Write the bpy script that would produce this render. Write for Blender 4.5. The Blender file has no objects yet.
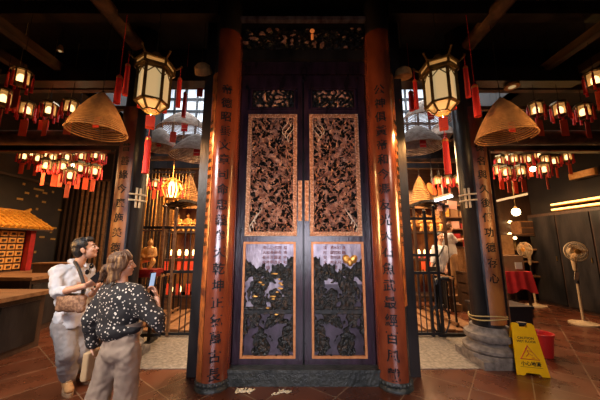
import bpy, bmesh, math, random
from mathutils import Vector, Matrix, noise as mnoise

random.seed(7)
SC = bpy.context.scene
COL = SC.collection

# ------------------------------------------------------------------ camera, world, lights, exposure
CAM_X, CAM_H, PITCH, FOC = -0.045, 1.62, math.radians(9.4), 16.0
FPX = FOC / 36.0 * 600.0
cam_data = bpy.data.cameras.new('camera')
cam_data.lens, cam_data.sensor_width, cam_data.clip_start = FOC, 36.0, 0.05
cam = bpy.data.objects.new('camera', cam_data)
cam.location = (CAM_X, 0, CAM_H)
cam.rotation_euler = (math.pi / 2 + PITCH, 0, 0)
COL.objects.link(cam)
SC.camera = cam

world = bpy.data.worlds.new('evening_sky')
world.use_nodes = True
SC.world = world
world.node_tree.nodes['Background'].inputs[0].default_value = (0.50, 0.62, 0.80, 1)
world.node_tree.nodes['Background'].inputs[1].default_value = 0.015

def area(name, loc, target, sx, sy, color, energy, spread=180):
    d = bpy.data.lights.new(name, 'AREA')
    d.shape, d.size, d.size_y, d.color, d.energy = 'RECTANGLE', sx, sy, color, energy
    d.spread = math.radians(spread)
    o = bpy.data.objects.new(name, d)
    o.location = loc
    v = Vector(target) - Vector(loc)
    o.rotation_euler = v.to_track_quat('-Z', 'Y').to_euler()
    COL.objects.link(o)
    return o

# daylight falling in through the entrance of the hall, behind the camera
area('entrance_daylight', (0.0, -3.4, 1.75), (0, 3.5, 0.9), 3.0, 1.5, (0.90, 0.86, 1.0), 32, 58)
# added tall warm fill out of view, streaking the columns' outer sides
area('column_streak_fill', (-5.4, 1.9, 2.3), (-1.2, 3.4, 2.4), 0.35, 1.1, (1.0, 0.48, 0.15), 26, 45)
area('column_streak_fill', (5.4, 1.9, 2.3), (1.2, 3.4, 2.4), 0.35, 1.1, (1.0, 0.48, 0.15), 24, 45)
# daylight of the two light wells behind the columns
area('light_well_daylight', (-3.0, 6.4, 6.7), (-3.0, 6.4, 0), 2.2, 2.2, (0.85, 0.92, 1.0), 190)
area('light_well_daylight', (3.0, 6.4, 6.7), (3.0, 6.4, 0), 2.2, 2.2, (0.85, 0.92, 1.0), 190)
# the warm hanging lamps of the altar hall at the back
area('altar_hall_lamps', (-2.9, 8.9, 3.75), (-2.9, 8.6, 0), 2.6, 1.0, (1.0, 0.56, 0.22), 420)
area('altar_hall_lamps', (3.3, 8.9, 3.75), (3.3, 8.6, 0), 2.6, 1.0, (1.0, 0.62, 0.30), 420)
# warm lamps of the two side aisles
area('aisle_lamps', (-5.6, 4.9, 3.2), (-5.4, 5.2, 0), 1.2, 1.2, (1.0, 0.56, 0.22), 60)
area('aisle_lamps', (5.5, 6.9, 3.1), (5.5, 6.9, 0), 1.4, 1.4, (1.0, 0.55, 0.22), 80)
# added warm fill that brightens the altars and floor of the light wells
area('light_well_fill', (-2.75, 6.1, 3.7), (-2.75, 6.1, 0), 1.0, 1.0, (1.0, 0.58, 0.25), 210)
area('light_well_fill', (2.75, 6.1, 3.7), (2.75, 6.1, 0), 1.0, 1.0, (1.0, 0.60, 0.28), 200)
# ceiling lamps of the entrance hall, one each side
area('hall_lamps', (-2.6, 0.9, 3.3), (-1.9, 3.2, 0.5), 0.6, 0.6, (1.0, 0.92, 0.84), 44, 90)
area('hall_lamps', (2.6, 0.9, 3.3), (1.9, 3.2, 0.5), 0.6, 0.6, (1.0, 0.76, 0.54), 12, 90)

vs = SC.view_settings
vs.view_transform, vs.look, vs.exposure, vs.gamma = 'Standard', 'None', 0.0, 1.0
vs.use_curve_mapping = False
SC.cycles.use_denoising = True
SC.cycles.max_bounces = 6
SC.cycles.sample_clamp_indirect = 4.0

# ------------------------------------------------------------------ helpers
SP, CP = math.sin(PITCH), math.cos(PITCH)
def P(u, v, Y):
    """The point at depth Y that the photograph shows at pixel (u, v)."""
    x, y = (u - 300) / FPX, (200 - v) / FPX
    s = Y / (CP - y * SP)
    return Vector((CAM_X + x * s, Y, CAM_H + (SP + y * CP) * s))
def G(u, v):
    """The floor point at pixel (u, v)."""
    y = (200 - v) / FPX
    s = -CAM_H / (SP + y * CP)
    return Vector((CAM_X + (u - 300) / FPX * s, s * (CP - y * SP), 0))

def wloc(o):
    v = Vector((0, 0, 0))
    while o is not None:
        v += o.location
        o = o.parent
    return v

class MB:
    """Collects shapes and links them as one mesh object."""
    def __init__(self):
        self.bm = bmesh.new()
    def _xf(self, verts, M):
        bmesh.ops.transform(self.bm, matrix=M, verts=verts)
    def box(self, c, s, rz=0, rx=0, ry=0):
        r = bmesh.ops.create_cube(self.bm, size=1)
        self._xf(r['verts'], Matrix.Translation(c) @ Matrix.Rotation(rz, 4, 'Z') @ Matrix.Rotation(ry, 4, 'Y') @ Matrix.Rotation(rx, 4, 'X') @ Matrix.Diagonal((*s, 1)))
        return self
    def box2(self, a, b):
        c = [(p + q) / 2 for p, q in zip(a, b)]
        return self.box(c, [abs(p - q) for p, q in zip(a, b)])
    def bar(self, p, q, w, h=None):
        """rectangular bar from p to q"""
        p, q = Vector(p), Vector(q)
        d = q - p
        r = bmesh.ops.create_cube(self.bm, size=1)
        self._xf(r['verts'], Matrix.Translation((p + q) / 2) @ d.to_track_quat('Z', 'Y').to_matrix().to_4x4() @ Matrix.Diagonal((w, h or w, d.length, 1)))
        return self
    def cyl(self, p, q, r0, r1=None, n=16):
        p, q = Vector(p), Vector(q)
        d = q - p
        r = bmesh.ops.create_cone(self.bm, cap_ends=True, segments=n, radius1=r0, radius2=r0 if r1 is None else r1, depth=d.length)
        self._xf(r['verts'], Matrix.Translation((p + q) / 2) @ d.to_track_quat('Z', 'Y').to_matrix().to_4x4())
        return self
    def ell(self, c, r, M=None, sub=2):
        r_ = bmesh.ops.create_icosphere(self.bm, subdivisions=sub, radius=1)
        self._xf(r_['verts'], Matrix.Translation(c) @ (M.to_4x4() if M else Matrix()) @ Matrix.Diagonal((*(r if hasattr(r, '__len__') else (r, r, r)), 1)))
        return self
    def cap(self, p, q, r0, r1=None, n=12):
        """tapered limb with round ends"""
        r1 = r0 if r1 is None else r1
        self.cyl(p, q, r0, r1, n)
        self.ell(p, r0).ell(q, r1)
        return self
    def lathe(self, prof, c=(0, 0, 0), n=24, a0=0.0, M=None):
        rings = []
        for (r, z) in prof:
            if r < 1e-5:
                rings.append([self.bm.verts.new((0, 0, z))])
            else:
                rings.append([self.bm.verts.new((r * math.cos(a0 + 2 * math.pi * k / n), r * math.sin(a0 + 2 * math.pi * k / n), z)) for k in range(n)])
        for a, b in zip(rings, rings[1:]):
            for k in range(n):
                k2 = (k + 1) % n
                if len(a) == 1 and len(b) == 1: continue
                if len(a) == 1: self.bm.faces.new((a[0], b[k2], b[k]))
                elif len(b) == 1: self.bm.faces.new((a[k], a[k2], b[0]))
                else: self.bm.faces.new((a[k], a[k2], b[k2], b[k]))
        if len(rings[0]) > 1: self.bm.faces.new(rings[0][::-1])
        if len(rings[-1]) > 1: self.bm.faces.new(rings[-1])
        vs_ = [v for r in rings for v in r]
        self._xf(vs_, Matrix.Translation(c) @ (M.to_4x4() if M else Matrix()))
        return self
    def tube(self, pts, r, n=6, closed=False):
        pts = [Vector(p) for p in pts]
        rings = []
        up = Vector((0, 0, 1))
        N = len(pts)
        for i, p in enumerate(pts):
            t = (pts[(i + 1) % N] - pts[i - 1]) if closed else (pts[min(i + 1, N - 1)] - pts[max(i - 1, 0)])
            t.normalize()
            a = t.cross(up)
            if a.length < 1e-3: a = t.cross(Vector((1, 0, 0)))
            a.normalize()
            b = a.cross(t)
            rr = r[i] if hasattr(r, '__len__') else r
            rings.append([self.bm.verts.new(p + rr * (math.cos(2 * math.pi * k / n) * a + math.sin(2 * math.pi * k / n) * b)) for k in range(n)])
        pr = list(zip(rings, rings[1:])) + ([(rings[-1], rings[0])] if closed else [])
        for a, b in pr:
            for k in range(n):
                self.bm.faces.new((a[k], a[(k + 1) % n], b[(k + 1) % n], b[k]))
        if not closed:
            self.bm.faces.new(rings[0][::-1]); self.bm.faces.new(rings[-1])
        return self
    def prism(self, poly, M, depth):
        """closed outline (x, y) extruded along its own z, placed by M"""
        a = [self.bm.verts.new((x, y, 0)) for x, y in poly]
        b = [self.bm.verts.new((x, y, depth)) for x, y in poly]
        n = len(poly)
        self.bm.faces.new(a[::-1]); self.bm.faces.new(b)
        for k in range(n):
            self.bm.faces.new((a[k], a[(k + 1) % n], b[(k + 1) % n], b[k]))
        self._xf(a + b, M)
        return self
    def mesh(self, me, M=None):
        n0 = len(self.bm.verts)
        self.bm.from_mesh(me)
        self.bm.verts.ensure_lookup_table()
        if M is not None: self._xf(self.bm.verts[n0:], M)
        return self
    def map(self, f):
        for v in self.bm.verts: v.co = f(v.co)
        return self
    def build(self, name, mat, parent=None, smooth=False, world=True, recalc=True):
        if recalc: bmesh.ops.recalc_face_normals(self.bm, faces=self.bm.faces)
        if parent is not None and world:
            bmesh.ops.translate(self.bm, verts=self.bm.verts, vec=-wloc(parent))
        me = bpy.data.meshes.new(name)
        self.bm.to_mesh(me); self.bm.free()
        if smooth:
            for p in me.polygons: p.use_smooth = True
            if smooth != 'all': me.set_sharp_from_angle(angle=math.radians(40))
        for m in (mat if isinstance(mat, list) else [mat]): me.materials.append(m)
        o = bpy.data.objects.new(name, me)
        COL.objects.link(o)
        if parent is not None: o.parent = parent
        return o
    def fused(self, name, mat, parent=None, voxel=0.012, smooth=4, wrinkle=0.0, wfreq=9.0, world=True):
        """all shapes welded into one continuous skin"""
        me = bpy.data.meshes.new(name)
        bmesh.ops.recalc_face_normals(self.bm, faces=self.bm.faces)
        self.bm.to_mesh(me); self.bm.free()
        o = bpy.data.objects.new(name, me)
        COL.objects.link(o)
        r = o.modifiers.new('r', 'REMESH'); r.mode = 'VOXEL'; r.voxel_size = voxel
        if smooth:
            s = o.modifiers.new('s', 'SMOOTH'); s.iterations = smooth; s.factor = 0.5
        bpy.context.view_layer.update()
        dg = bpy.context.evaluated_depsgraph_get()
        new = bpy.data.meshes.new_from_object(o.evaluated_get(dg))
        o.modifiers.clear()
        o.data = new
        new.name = name
        bpy.data.meshes.remove(me)
        if wrinkle:
            ns = [v.normal.copy() for v in new.vertices]
            for v, nn in zip(new.vertices, ns):
                c = v.co
                v.co = c + nn * wrinkle * (mnoise.noise(Vector((c.x * wfreq, c.y * wfreq, c.z * wfreq * 0.45))) + 0.5 * mnoise.noise(c * wfreq * 2.3))
        off = wloc(parent) if (parent is not None and world) else Vector((0, 0, 0))
        for v in new.vertices: v.co -= off
        for p in new.polygons: p.use_smooth = True
        new.materials.clear(); new.materials.append(mat)
        if parent is not None: o.parent = parent
        return o

def tag(o, label=None, cat=None, group=None, kind=None):
    if label: o['label'] = label
    if cat: o['category'] = cat
    if group: o['group'] = group
    if kind: o['kind'] = kind
    return o
def thing(name, label, cat, loc=(0, 0, 0), group=None, rz=0):
    o = bpy.data.objects.new(name, None)
    o.empty_display_size = 0.1
    o.location = loc
    o.rotation_euler = (0, 0, rz)
    COL.objects.link(o)
    return tag(o, label, cat, group)
def struct(o, label=None):
    o['kind'] = 'structure'
    if label: o['label'] = label
    return o
def copy_tree(o, parent=None):
    c = o.copy()
    COL.objects.link(c)
    c.parent = parent
    for ch in list(o.children): copy_tree(ch, c)
    return c

# ------------------------------------------------------------------ materials
def mat(name, base, rough=0.5, metal=0.0, spec=0.5, var=None, scale=6.0, detail=4.0, bump=0.0, bscale=40.0, emit=None, estr=0.0,
        stretch=(1, 1, 1), lo=0.35, hi=0.65, coat=0.0, transmission=0.0, alpha=1.0):
    m = bpy.data.materials.new(name)
    m.use_nodes = True
    nt = m.node_tree
    b = nt.nodes['Principled BSDF']
    b.inputs['Base Color'].default_value = (*base, 1)
    b.inputs['Roughness'].default_value = rough
    b.inputs['Metallic'].default_value = metal
    b.inputs['Specular IOR Level'].default_value = spec
    if coat:
        b.inputs['Coat Weight'].default_value = coat
        b.inputs['Coat Roughness'].default_value = 0.12
    if transmission: b.inputs['Transmission Weight'].default_value = transmission
    if alpha < 1: b.inputs['Alpha'].default_value = alpha
    if emit:
        b.inputs['Emission Color'].default_value = (*emit, 1)
        b.inputs['Emission Strength'].default_value = estr
    tc = mp = None
    if var or bump:
        tc = nt.nodes.new('ShaderNodeTexCoord')
        mp = nt.nodes.new('ShaderNodeMapping')
        mp.inputs['Scale'].default_value = stretch
        nt.links.new(tc.outputs['Object'], mp.inputs['Vector'])
    if var:
        n = nt.nodes.new('ShaderNodeTexNoise')
        n.inputs['Scale'].default_value = scale
        n.inputs['Detail'].default_value = detail
        nt.links.new(mp.outputs[0], n.inputs['Vector'])
        r = nt.nodes.new('ShaderNodeValToRGB')
        r.color_ramp.elements[0].position, r.color_ramp.elements[1].position = lo, hi
        r.color_ramp.elements[0].color = (*base, 1)
        r.color_ramp.elements[1].color = (*var, 1)
        nt.links.new(n.outputs['Fac'], r.inputs[0])
        nt.links.new(r.outputs[0], b.inputs['Base Color'])
    if bump:
        n2 = nt.nodes.new('ShaderNodeTexNoise')
        n2.inputs['Scale'].default_value = bscale
        n2.inputs['Detail'].default_value = 3
        nt.links.new(mp.outputs[0], n2.inputs['Vector'])
        bp = nt.nodes.new('ShaderNodeBump')
        bp.inputs['Strength'].default_value = bump
        bp.inputs['Distance'].default_value = 0.02
        nt.links.new(n2.outputs['Fac'], bp.inputs['Height'])
        nt.links.new(bp.outputs[0], b.inputs['Normal'])
    return m

def tile_mat(name, c1, c2, grout, size, rot, rough, ox=0.0):
    m = bpy.data.materials.new(name); m.use_nodes = True
    nt = m.node_tree; b = nt.nodes['Principled BSDF']
    tc = nt.nodes.new('ShaderNodeTexCoord'); mp = nt.nodes.new('ShaderNodeMapping')
    mp.inputs['Rotation'].default_value = (0, 0, rot)
    mp.inputs['Location'].default_value = (ox, 0.1, 0)
    br = nt.nodes.new('ShaderNodeTexBrick')
    br.offset = 0.0
    br.inputs['Scale'].default_value = 1.0
    br.inputs['Brick Width'].default_value = size
    br.inputs['Row Height'].default_value = size
    br.inputs['Mortar Size'].default_value = 0.007
    br.inputs['Mortar Smooth'].default_value = 0.2
    br.inputs['Color1'].default_value = (*c1, 1); br.inputs['Color2'].default_value = (*c2, 1); br.inputs['Mortar'].default_value = (*grout, 1)
    n = nt.nodes.new('ShaderNodeTexNoise'); n.inputs['Scale'].default_value = 3.0; n.inputs['Detail'].default_value = 6
    mx = nt.nodes.new('ShaderNodeMixRGB'); mx.blend_type = 'MULTIPLY'; mx.inputs[0].default_value = 0.6
    rp = nt.nodes.new('ShaderNodeValToRGB'); rp.color_ramp.elements[0].position, rp.color_ramp.elements[1].position = 0.3, 0.7
    rp.color_ramp.elements[0].color = (0.35, 0.33, 0.32, 1); rp.color_ramp.elements[1].color = (1.2, 1.15, 1.1, 1)
    L = nt.links.new
    L(tc.outputs['Object'], mp.inputs[0]); L(mp.outputs[0], br.inputs['Vector']); L(tc.outputs['Object'], n.inputs['Vector'])
    L(n.outputs['Fac'], rp.inputs[0]); L(br.outputs['Color'], mx.inputs[1]); L(rp.outputs[0], mx.inputs[2]); L(mx.outputs[0], b.inputs['Base Color'])
    rr = nt.nodes.new('ShaderNodeMapRange'); rr.inputs['To Min'].default_value = rough; rr.inputs['To Max'].default_value = rough + 0.25
    L(n.outputs['Fac'], rr.inputs['Value']); L(rr.outputs[0], b.inputs['Roughness'])
    bp = nt.nodes.new('ShaderNodeBump'); bp.inputs['Strength'].default_value = 0.35; bp.inputs['Distance'].default_value = 0.01; bp.invert = True
    L(br.outputs['Fac'], bp.inputs['Height']); L(bp.outputs[0], b.inputs['Normal'])
    return m

def spot_mat(name, base, spot, scale, thr, rough=0.85):
    m = bpy.data.materials.new(name); m.use_nodes = True
    nt = m.node_tree; b = nt.nodes['Principled BSDF']; b.inputs['Roughness'].default_value = rough
    tc = nt.nodes.new('ShaderNodeTexCoord'); vo = nt.nodes.new('ShaderNodeTexVoronoi'); vo.inputs['Scale'].default_value = scale
    n = nt.nodes.new('ShaderNodeTexNoise'); n.inputs['Scale'].default_value = scale * 1.6
    ma = nt.nodes.new('ShaderNodeMath'); ma.operation = 'MULTIPLY_ADD'; ma.inputs[1].default_value = 0.35; ma.inputs[2].default_value = -0.17
    ad = nt.nodes.new('ShaderNodeMath'); ad.operation = 'ADD'
    rp = nt.nodes.new('ShaderNodeValToRGB'); rp.color_ramp.interpolation = 'CONSTANT'
    rp.color_ramp.elements[0].color = (*spot, 1); rp.color_ramp.elements[1].color = (*base, 1); rp.color_ramp.elements[1].position = thr
    L = nt.links.new
    L(tc.outputs['Object'], vo.inputs['Vector']); L(tc.outputs['Object'], n.inputs['Vector']); L(n.outputs['Fac'], ma.inputs[0])
    L(vo.outputs['Distance'], ad.inputs[0]); L(ma.outputs[0], ad.inputs[1]); L(ad.outputs[0], rp.inputs[0]); L(rp.outputs[0], b.inputs['Base Color'])
    return m

M = {}
M['black_wood'] = mat('black lacquered wood', (0.010, 0.010, 0.011), 0.30, spec=0.3, var=(0.030, 0.026, 0.026), scale=4, bump=0.15, bscale=30, stretch=(1, 1, 0.3))
M['ceiling'] = mat('smoke blackened boards', (0.014, 0.014, 0.016), 0.8, var=(0.024, 0.022, 0.022), scale=3, bump=0.3, stretch=(4, 0.5, 1))
M['beam'] = mat('sooty timber', (0.035, 0.022, 0.015), 0.6, var=(0.13, 0.07, 0.035), scale=5, bump=0.3, bscale=25, stretch=(1, 0.4, 1))
M['log'] = mat('sooty round log', (0.05, 0.028, 0.018), 0.5, var=(0.16, 0.08, 0.04), scale=7, bump=0.4, bscale=20)
M['door_wood'] = mat('dark purple lacquered door wood', (0.014, 0.008, 0.012), 0.24, spec=0.45, var=(0.036, 0.017, 0.032), scale=5, bump=0.12, bscale=18, stretch=(2, 1, 0.5))
M['wall'] = mat('sooty plaster', (0.020, 0.016, 0.014), 0.75, var=(0.035, 0.026, 0.02), scale=2, bump=0.15)
M['copper'] = mat('copper brown lacquer', (0.22, 0.048, 0.017), 0.22, spec=0.9, var=(0.085, 0.016, 0.009), scale=5, detail=6, bump=0.10, bscale=26, coat=0.5, stretch=(1, 1, 0.45), lo=0.4, hi=0.75)
M['copper2'] = mat('worn orange lacquer', (0.42, 0.12, 0.025), 0.33, var=(0.09, 0.022, 0.010), scale=9, detail=6, bump=0.2, bscale=30, lo=0.42, hi=0.68)
M['gilt_board'] = mat('worn gilded board', (0.40, 0.16, 0.04), 0.42, var=(0.10, 0.018, 0.012), scale=3.2, detail=6, bump=0.2, bscale=30, stretch=(1, 1, 0.4), lo=0.42, hi=0.6)
M['ink'] = mat('black ink lettering', (0.006, 0.006, 0.007), 0.6, spec=0.2)
M['stone'] = mat('grey granite', (0.11, 0.092, 0.08), 0.7, var=(0.24, 0.20, 0.17), scale=14, detail=8, bump=0.12, bscale=60)
M['dark_stone'] = mat('dark green stone', (0.012, 0.015, 0.013), 0.45, var=(0.04, 0.042, 0.036), scale=9, bump=0.5, bscale=30)
M['gold'] = mat('gold leaf', (0.80, 0.42, 0.10), 0.35, metal=0.8, var=(0.55, 0.24, 0.05), scale=12, bump=0.2)
M['plaque'] = mat('dark red gilt worn plaque', (0.34, 0.125, 0.030), 0.40, var=(0.070, 0.012, 0.010), scale=2.6, detail=7, bump=0.25, bscale=30, stretch=(1, 1, 0.6), lo=0.40, hi=0.58)
M['gilt_paint'] = mat('bright gold paint', (0.85, 0.45, 0.13), 0.35, metal=0.25, var=(0.70, 0.30, 0.07), scale=14)
M['gilt'] = mat('rose gilt carving', (0.44, 0.19, 0.095), 0.45, metal=0.2, var=(0.85, 0.50, 0.28), scale=34, bump=0.6, bscale=70, lo=0.42, hi=0.58)
M['brass'] = mat('aged brass', (0.24, 0.15, 0.05), 0.35, metal=0.7, var=(0.09, 0.055, 0.02), scale=14)
M['iron'] = mat('black iron', (0.014, 0.014, 0.016), 0.45, metal=0.3)
M['red_tassel'] = mat('red silk tassel', (0.82, 0.030, 0.020), 0.6, var=(0.60, 0.016, 0.012), scale=30, bump=0.5, bscale=90, stretch=(1, 1, 0.1))
M['red_paper'] = mat('red paper tag', (0.80, 0.055, 0.025), 0.6, var=(0.9, 0.10, 0.045), scale=7)
M['orange_paper'] = mat('orange red paper tag', (0.92, 0.10, 0.03), 0.6, var=(0.98, 0.16, 0.05), scale=7)
M['red_wood'] = mat('red painted wood', (0.38, 0.018, 0.018), 0.4, var=(0.22, 0.01, 0.012), scale=8)
M['coil'] = mat('beige incense coil', (0.56, 0.31, 0.11), 0.8, var=(0.42, 0.21, 0.07), scale=16, bump=0.4)
M['coil_grey'] = mat('pale ash brown incense coil', (0.34, 0.26, 0.20), 0.85, var=(0.20, 0.13, 0.09), scale=10, bump=0.4)
M['pane'] = mat('lit cream lantern glass', (0.45, 0.36, 0.22), 0.5, emit=(1.0, 0.68, 0.30), estr=0.42, bump=0.1)
M['pane_hot'] = mat('bright lantern glass', (0.8, 0.6, 0.35), 0.5, emit=(1.0, 0.60, 0.24), estr=6.5)
M['pane_dim'] = mat('amber lantern glass', (0.5, 0.3, 0.1), 0.5, emit=(1.0, 0.50, 0.14), estr=0.5)
M['bulb'] = mat('glowing bulb', (1, 0.9, 0.7), 0.5, emit=(1.0, 0.74, 0.40), estr=14.0)
M['tube'] = mat('fluorescent tube', (1, 1, 1), 0.5, emit=(0.80, 0.90, 1.0), estr=7.0)
M['tube_gold'] = mat('warm lamp tube', (1, 0.8, 0.4), 0.5, emit=(1.0, 0.58, 0.18), estr=3.0)
M['skyglass'] = mat('skylight glass', (0.7, 0.75, 0.8), 0.4, emit=(0.80, 0.88, 1.0), estr=0.75, var=(0.4, 0.45, 0.5), scale=2)
M['ivory'] = mat('pale bamboo', (0.75, 0.62, 0.42), 0.6, var=(0.60, 0.47, 0.28), scale=20)
M['rope'] = mat('straw rope', (0.50, 0.36, 0.14), 0.8, bump=0.5, bscale=80)
M['tan_wood'] = mat('tan wood', (0.24, 0.12, 0.05), 0.5, var=(0.14, 0.06, 0.022), scale=6, bump=0.2, stretch=(0.4, 3, 3))
M['dark_wood'] = mat('dark brown wood', (0.035, 0.018, 0.012), 0.45, var=(0.06, 0.03, 0.018), scale=5, bump=0.2, stretch=(3, 3, 0.5))
M['yellow'] = mat('yellow plastic', (0.88, 0.50, 0.006), 0.7, spec=0.12, var=(0.80, 0.43, 0.005), scale=8, bump=0.05)
M['white_plastic'] = mat('cream plastic', (0.46, 0.33, 0.19), 0.4, var=(0.38, 0.27, 0.15), scale=6)
M['cardboard'] = mat('brown cardboard', (0.34, 0.19, 0.085), 0.85, var=(0.27, 0.14, 0.06), scale=5)
M['red_cloth'] = mat('red cloth', (0.55, 0.015, 0.018), 0.75, var=(0.40, 0.01, 0.012), scale=6)
M['paper'] = mat('white paper', (0.75, 0.70, 0.60), 0.7, bump=0.03)
M['gold_paper'] = mat('gold paper slip', (0.50, 0.29, 0.08), 0.5, metal=0.3, bump=0.05)
M['roof_tile'] = mat('yellow glazed roof tile', (0.62, 0.29, 0.04), 0.35, var=(0.45, 0.18, 0.02), scale=14, bump=0.1)
M['skin'] = mat('skin', (0.50, 0.27, 0.18), 0.5, var=(0.44, 0.22, 0.14), scale=9)
M['black_hair'] = mat('black hair', (0.012, 0.010, 0.010), 0.45, bump=0.6, bscale=60, stretch=(1, 1, 0.2))
M['brown_hair'] = mat('brown hair with blond strands', (0.075, 0.032, 0.014), 0.5, var=(0.45, 0.24, 0.09), scale=16, bump=0.6, bscale=60, stretch=(2.5, 2.5, 0.35), lo=0.52, hi=0.75)
M['shirt'] = mat('white cotton shirt', (0.50, 0.50, 0.535), 0.8, bump=0.25, bscale=14)
M['grey_trousers'] = mat('grey trousers', (0.24, 0.22, 0.22), 0.85, var=(0.19, 0.17, 0.17), scale=8, bump=0.25, bscale=16)
M['tan_trousers'] = mat('taupe trousers', (0.30, 0.22, 0.16), 0.85, var=(0.22, 0.15, 0.11), scale=6, bump=0.2, bscale=14)
M['boot'] = mat('tan suede boots', (0.40, 0.20, 0.07), 0.8, var=(0.30, 0.14, 0.05), scale=14, bump=0.3)
M['sole'] = mat('pale brown rubber sole', (0.22, 0.13, 0.07), 0.8, bump=0.1)
M['bag'] = mat('brown patterned bag canvas', (0.17, 0.08, 0.045), 0.6, var=(0.30, 0.16, 0.09), scale=38, detail=1, lo=0.45, hi=0.55, bump=0.1)
M['strap'] = mat('black webbing', (0.012, 0.012, 0.013), 0.6, bump=0.1)
M['phone'] = mat('black phone', (0.01, 0.01, 0.012), 0.15, bump=0.01)
M['screen'] = mat('lit phone screen', (0.1, 0.12, 0.16), 0.15, emit=(0.45, 0.60, 0.85), estr=0.8)
M['knit'] = spot_mat('black knit with white flecks', (0.012, 0.010, 0.011), (0.62, 0.54, 0.46), 34, 0.27)
M['tote'] = mat('tan tote canvas', (0.42, 0.27, 0.14), 0.8, bump=0.1)
M['red_plastic'] = mat('red plastic', (0.50, 0.02, 0.02), 0.35, bump=0.03)
M['black_plastic'] = mat('black plastic', (0.012, 0.012, 0.014), 0.4, bump=0.03)
M['steel'] = mat('dull steel', (0.30, 0.28, 0.26), 0.35, metal=0.9, bump=0.05)
M['pink_board'] = mat('pinkish board', (0.62, 0.34, 0.28), 0.6, var=(0.5, 0.26, 0.2), scale=5)
M['orange'] = mat('orange paper lantern', (0.85, 0.22, 0.04), 0.6, var=(0.75, 0.15, 0.03), scale=5, emit=(1, 0.25, 0.05), estr=0.35)
M['red_tile'] = tile_mat('glazed red floor tiles', (0.12, 0.034, 0.014), (0.075, 0.022, 0.010), (0.20, 0.12, 0.07), 0.56, math.radians(38), 0.16)
M['granite'] = mat('rough grey granite slab', (0.13, 0.11, 0.09), 0.45, var=(0.30, 0.26, 0.215), scale=22, detail=8, bump=0.35, bscale=50, lo=0.36, hi=0.68)
# ------------------------------------------------------------------ structure
def sbox(name, a, b, m, label=None):
    return struct(MB().box2(a, b).build(name, m), label)
HC = 5.2          # hall ceiling height
sbox('floor', (-7.3, -4, -0.2), (7.3, 10.2, 0), M['red_tile'], 'glazed red floor tiles laid diagonally')
sbox('floor_granite', (-3.05, 3.82, 0), (3.05, 5.25, 0.008), M['granite'], 'rough grey granite strip of floor between the columns')
sbox('wall_left', (-7.4, -4, 0), (-7.2, 10.2, HC), M['wall'], 'sooty dark left wall')
sbox('wall_right', (7.2, -4, 0), (7.4, 10.2, HC), M['wall'], 'sooty dark right wall')
sbox('wall_back', (-7.4, 10.0, 0), (7.4, 10.2, 7.4), M['tan_wood'], 'warm timber back wall of the altar hall')
sbox('ceiling', (-7.4, -4, HC), (7.4, 4.55, HC + 0.12), M['ceiling'], 'smoke blackened ceiling boards of the hall')
for s, nm in ((-1, 'left'), (1, 'right')):
    sbox('ceiling_' + nm, (s * 4.5, 4.55, 4.75), (s * 7.4, 10.2, 4.87), M['ceiling'])
    sbox('wall_light_well_' + nm, (s * 4.5, 4.55, 4.75), (s * 4.6, 10.2, 7.4), M['wall'])
sbox('ceiling_light_well', (-4.6, 4.4, 7.4), (4.6, 10.2, 7.5), M['ceiling'])
sbox('wall_light_well_front', (-4.6, 4.45, 4.45), (4.6, 4.55, 7.4), M['wall'])
for s, nm in ((-1, 'left'), (1, 'right')): sbox('wall_gable_' + nm, (s * 4.5, 4.45, 4.70), (s * 7.4, 4.55, HC), M['wall'])
# lintel wall between light wells and altar hall, with two glazed clerestory windows over it
sbox('wall_lintel', (-4.6, 8.0, 3.95), (4.6, 8.15, 5.0), M['black_wood'], 'dark lintel wall over the altar hall')
sbox('wall_clerestory', (-1.9, 8.0, 5.0), (1.9, 8.15, 7.4), M['wall'])
sbox('wall_screen', (-1.45, 3.60, 0), (1.45, 3.72, HC), M['black_wood'], 'dark timber screen wall that holds the carved doors')
for k, (x0, x1) in enumerate(((-4.45, -1.95), (1.95, 4.45))):
    w = struct(thing('window_%d' % (k + 1), None, None, ((x0 + x1) / 2, 8.0, 5.0)), 'barred skylight window over the light well')
    MB().box2((x0, 8.05, 5.0), (x1, 8.07, 7.0)).build('pane', M['skyglass'], w)
    f = MB()
    n = 7
    for i in range(n + 1):
        x = x0 + (x1 - x0) * i / n
        f.box2((x - 0.025, 7.98, 5.0), (x + 0.025, 8.05, 7.0))
    for z in (5.0, 5.42, 5.84, 6.26, 6.68, 7.0):
        f.box2((x0, 7.97, z - 0.03), (x1, 8.05, z + 0.03))
    f.build('frame', M['iron'], w)
# low plank walk and platform inside the light wells
for s, nm in ((-1, 'left'), (1, 'right')):
    b = MB()
    for i in range(9):
        x = s * (1.75 + i * 0.19)
        b.box2((x, 5.3, 0.0), (x + s * 0.15, 6.9, 0.035 + 0.02 * (i % 2)))
    struct(b.build('floor_planks_' + nm, M['tan_wood']), 'worn plank walk in the light well')
b = MB()
for i in range(4):
    b.box2((3.75, 6.9 + i * 0.28, 0), (4.45, 8.1, 0.15 * (i + 1)))
struct(b.build('floor_steps_right', M['tan_wood']), 'timber steps up to the altar hall behind the gate')
sbox('floor_platform_left', (-4.5, 7.0, 0), (-1.3, 9.9, 0.35), M['tan_wood'], 'low timber platform of the altar hall')
sbox('floor_platform_right', (1.3, 8.1, 0), (4.5, 9.9, 0.6), M['tan_wood'])

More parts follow.
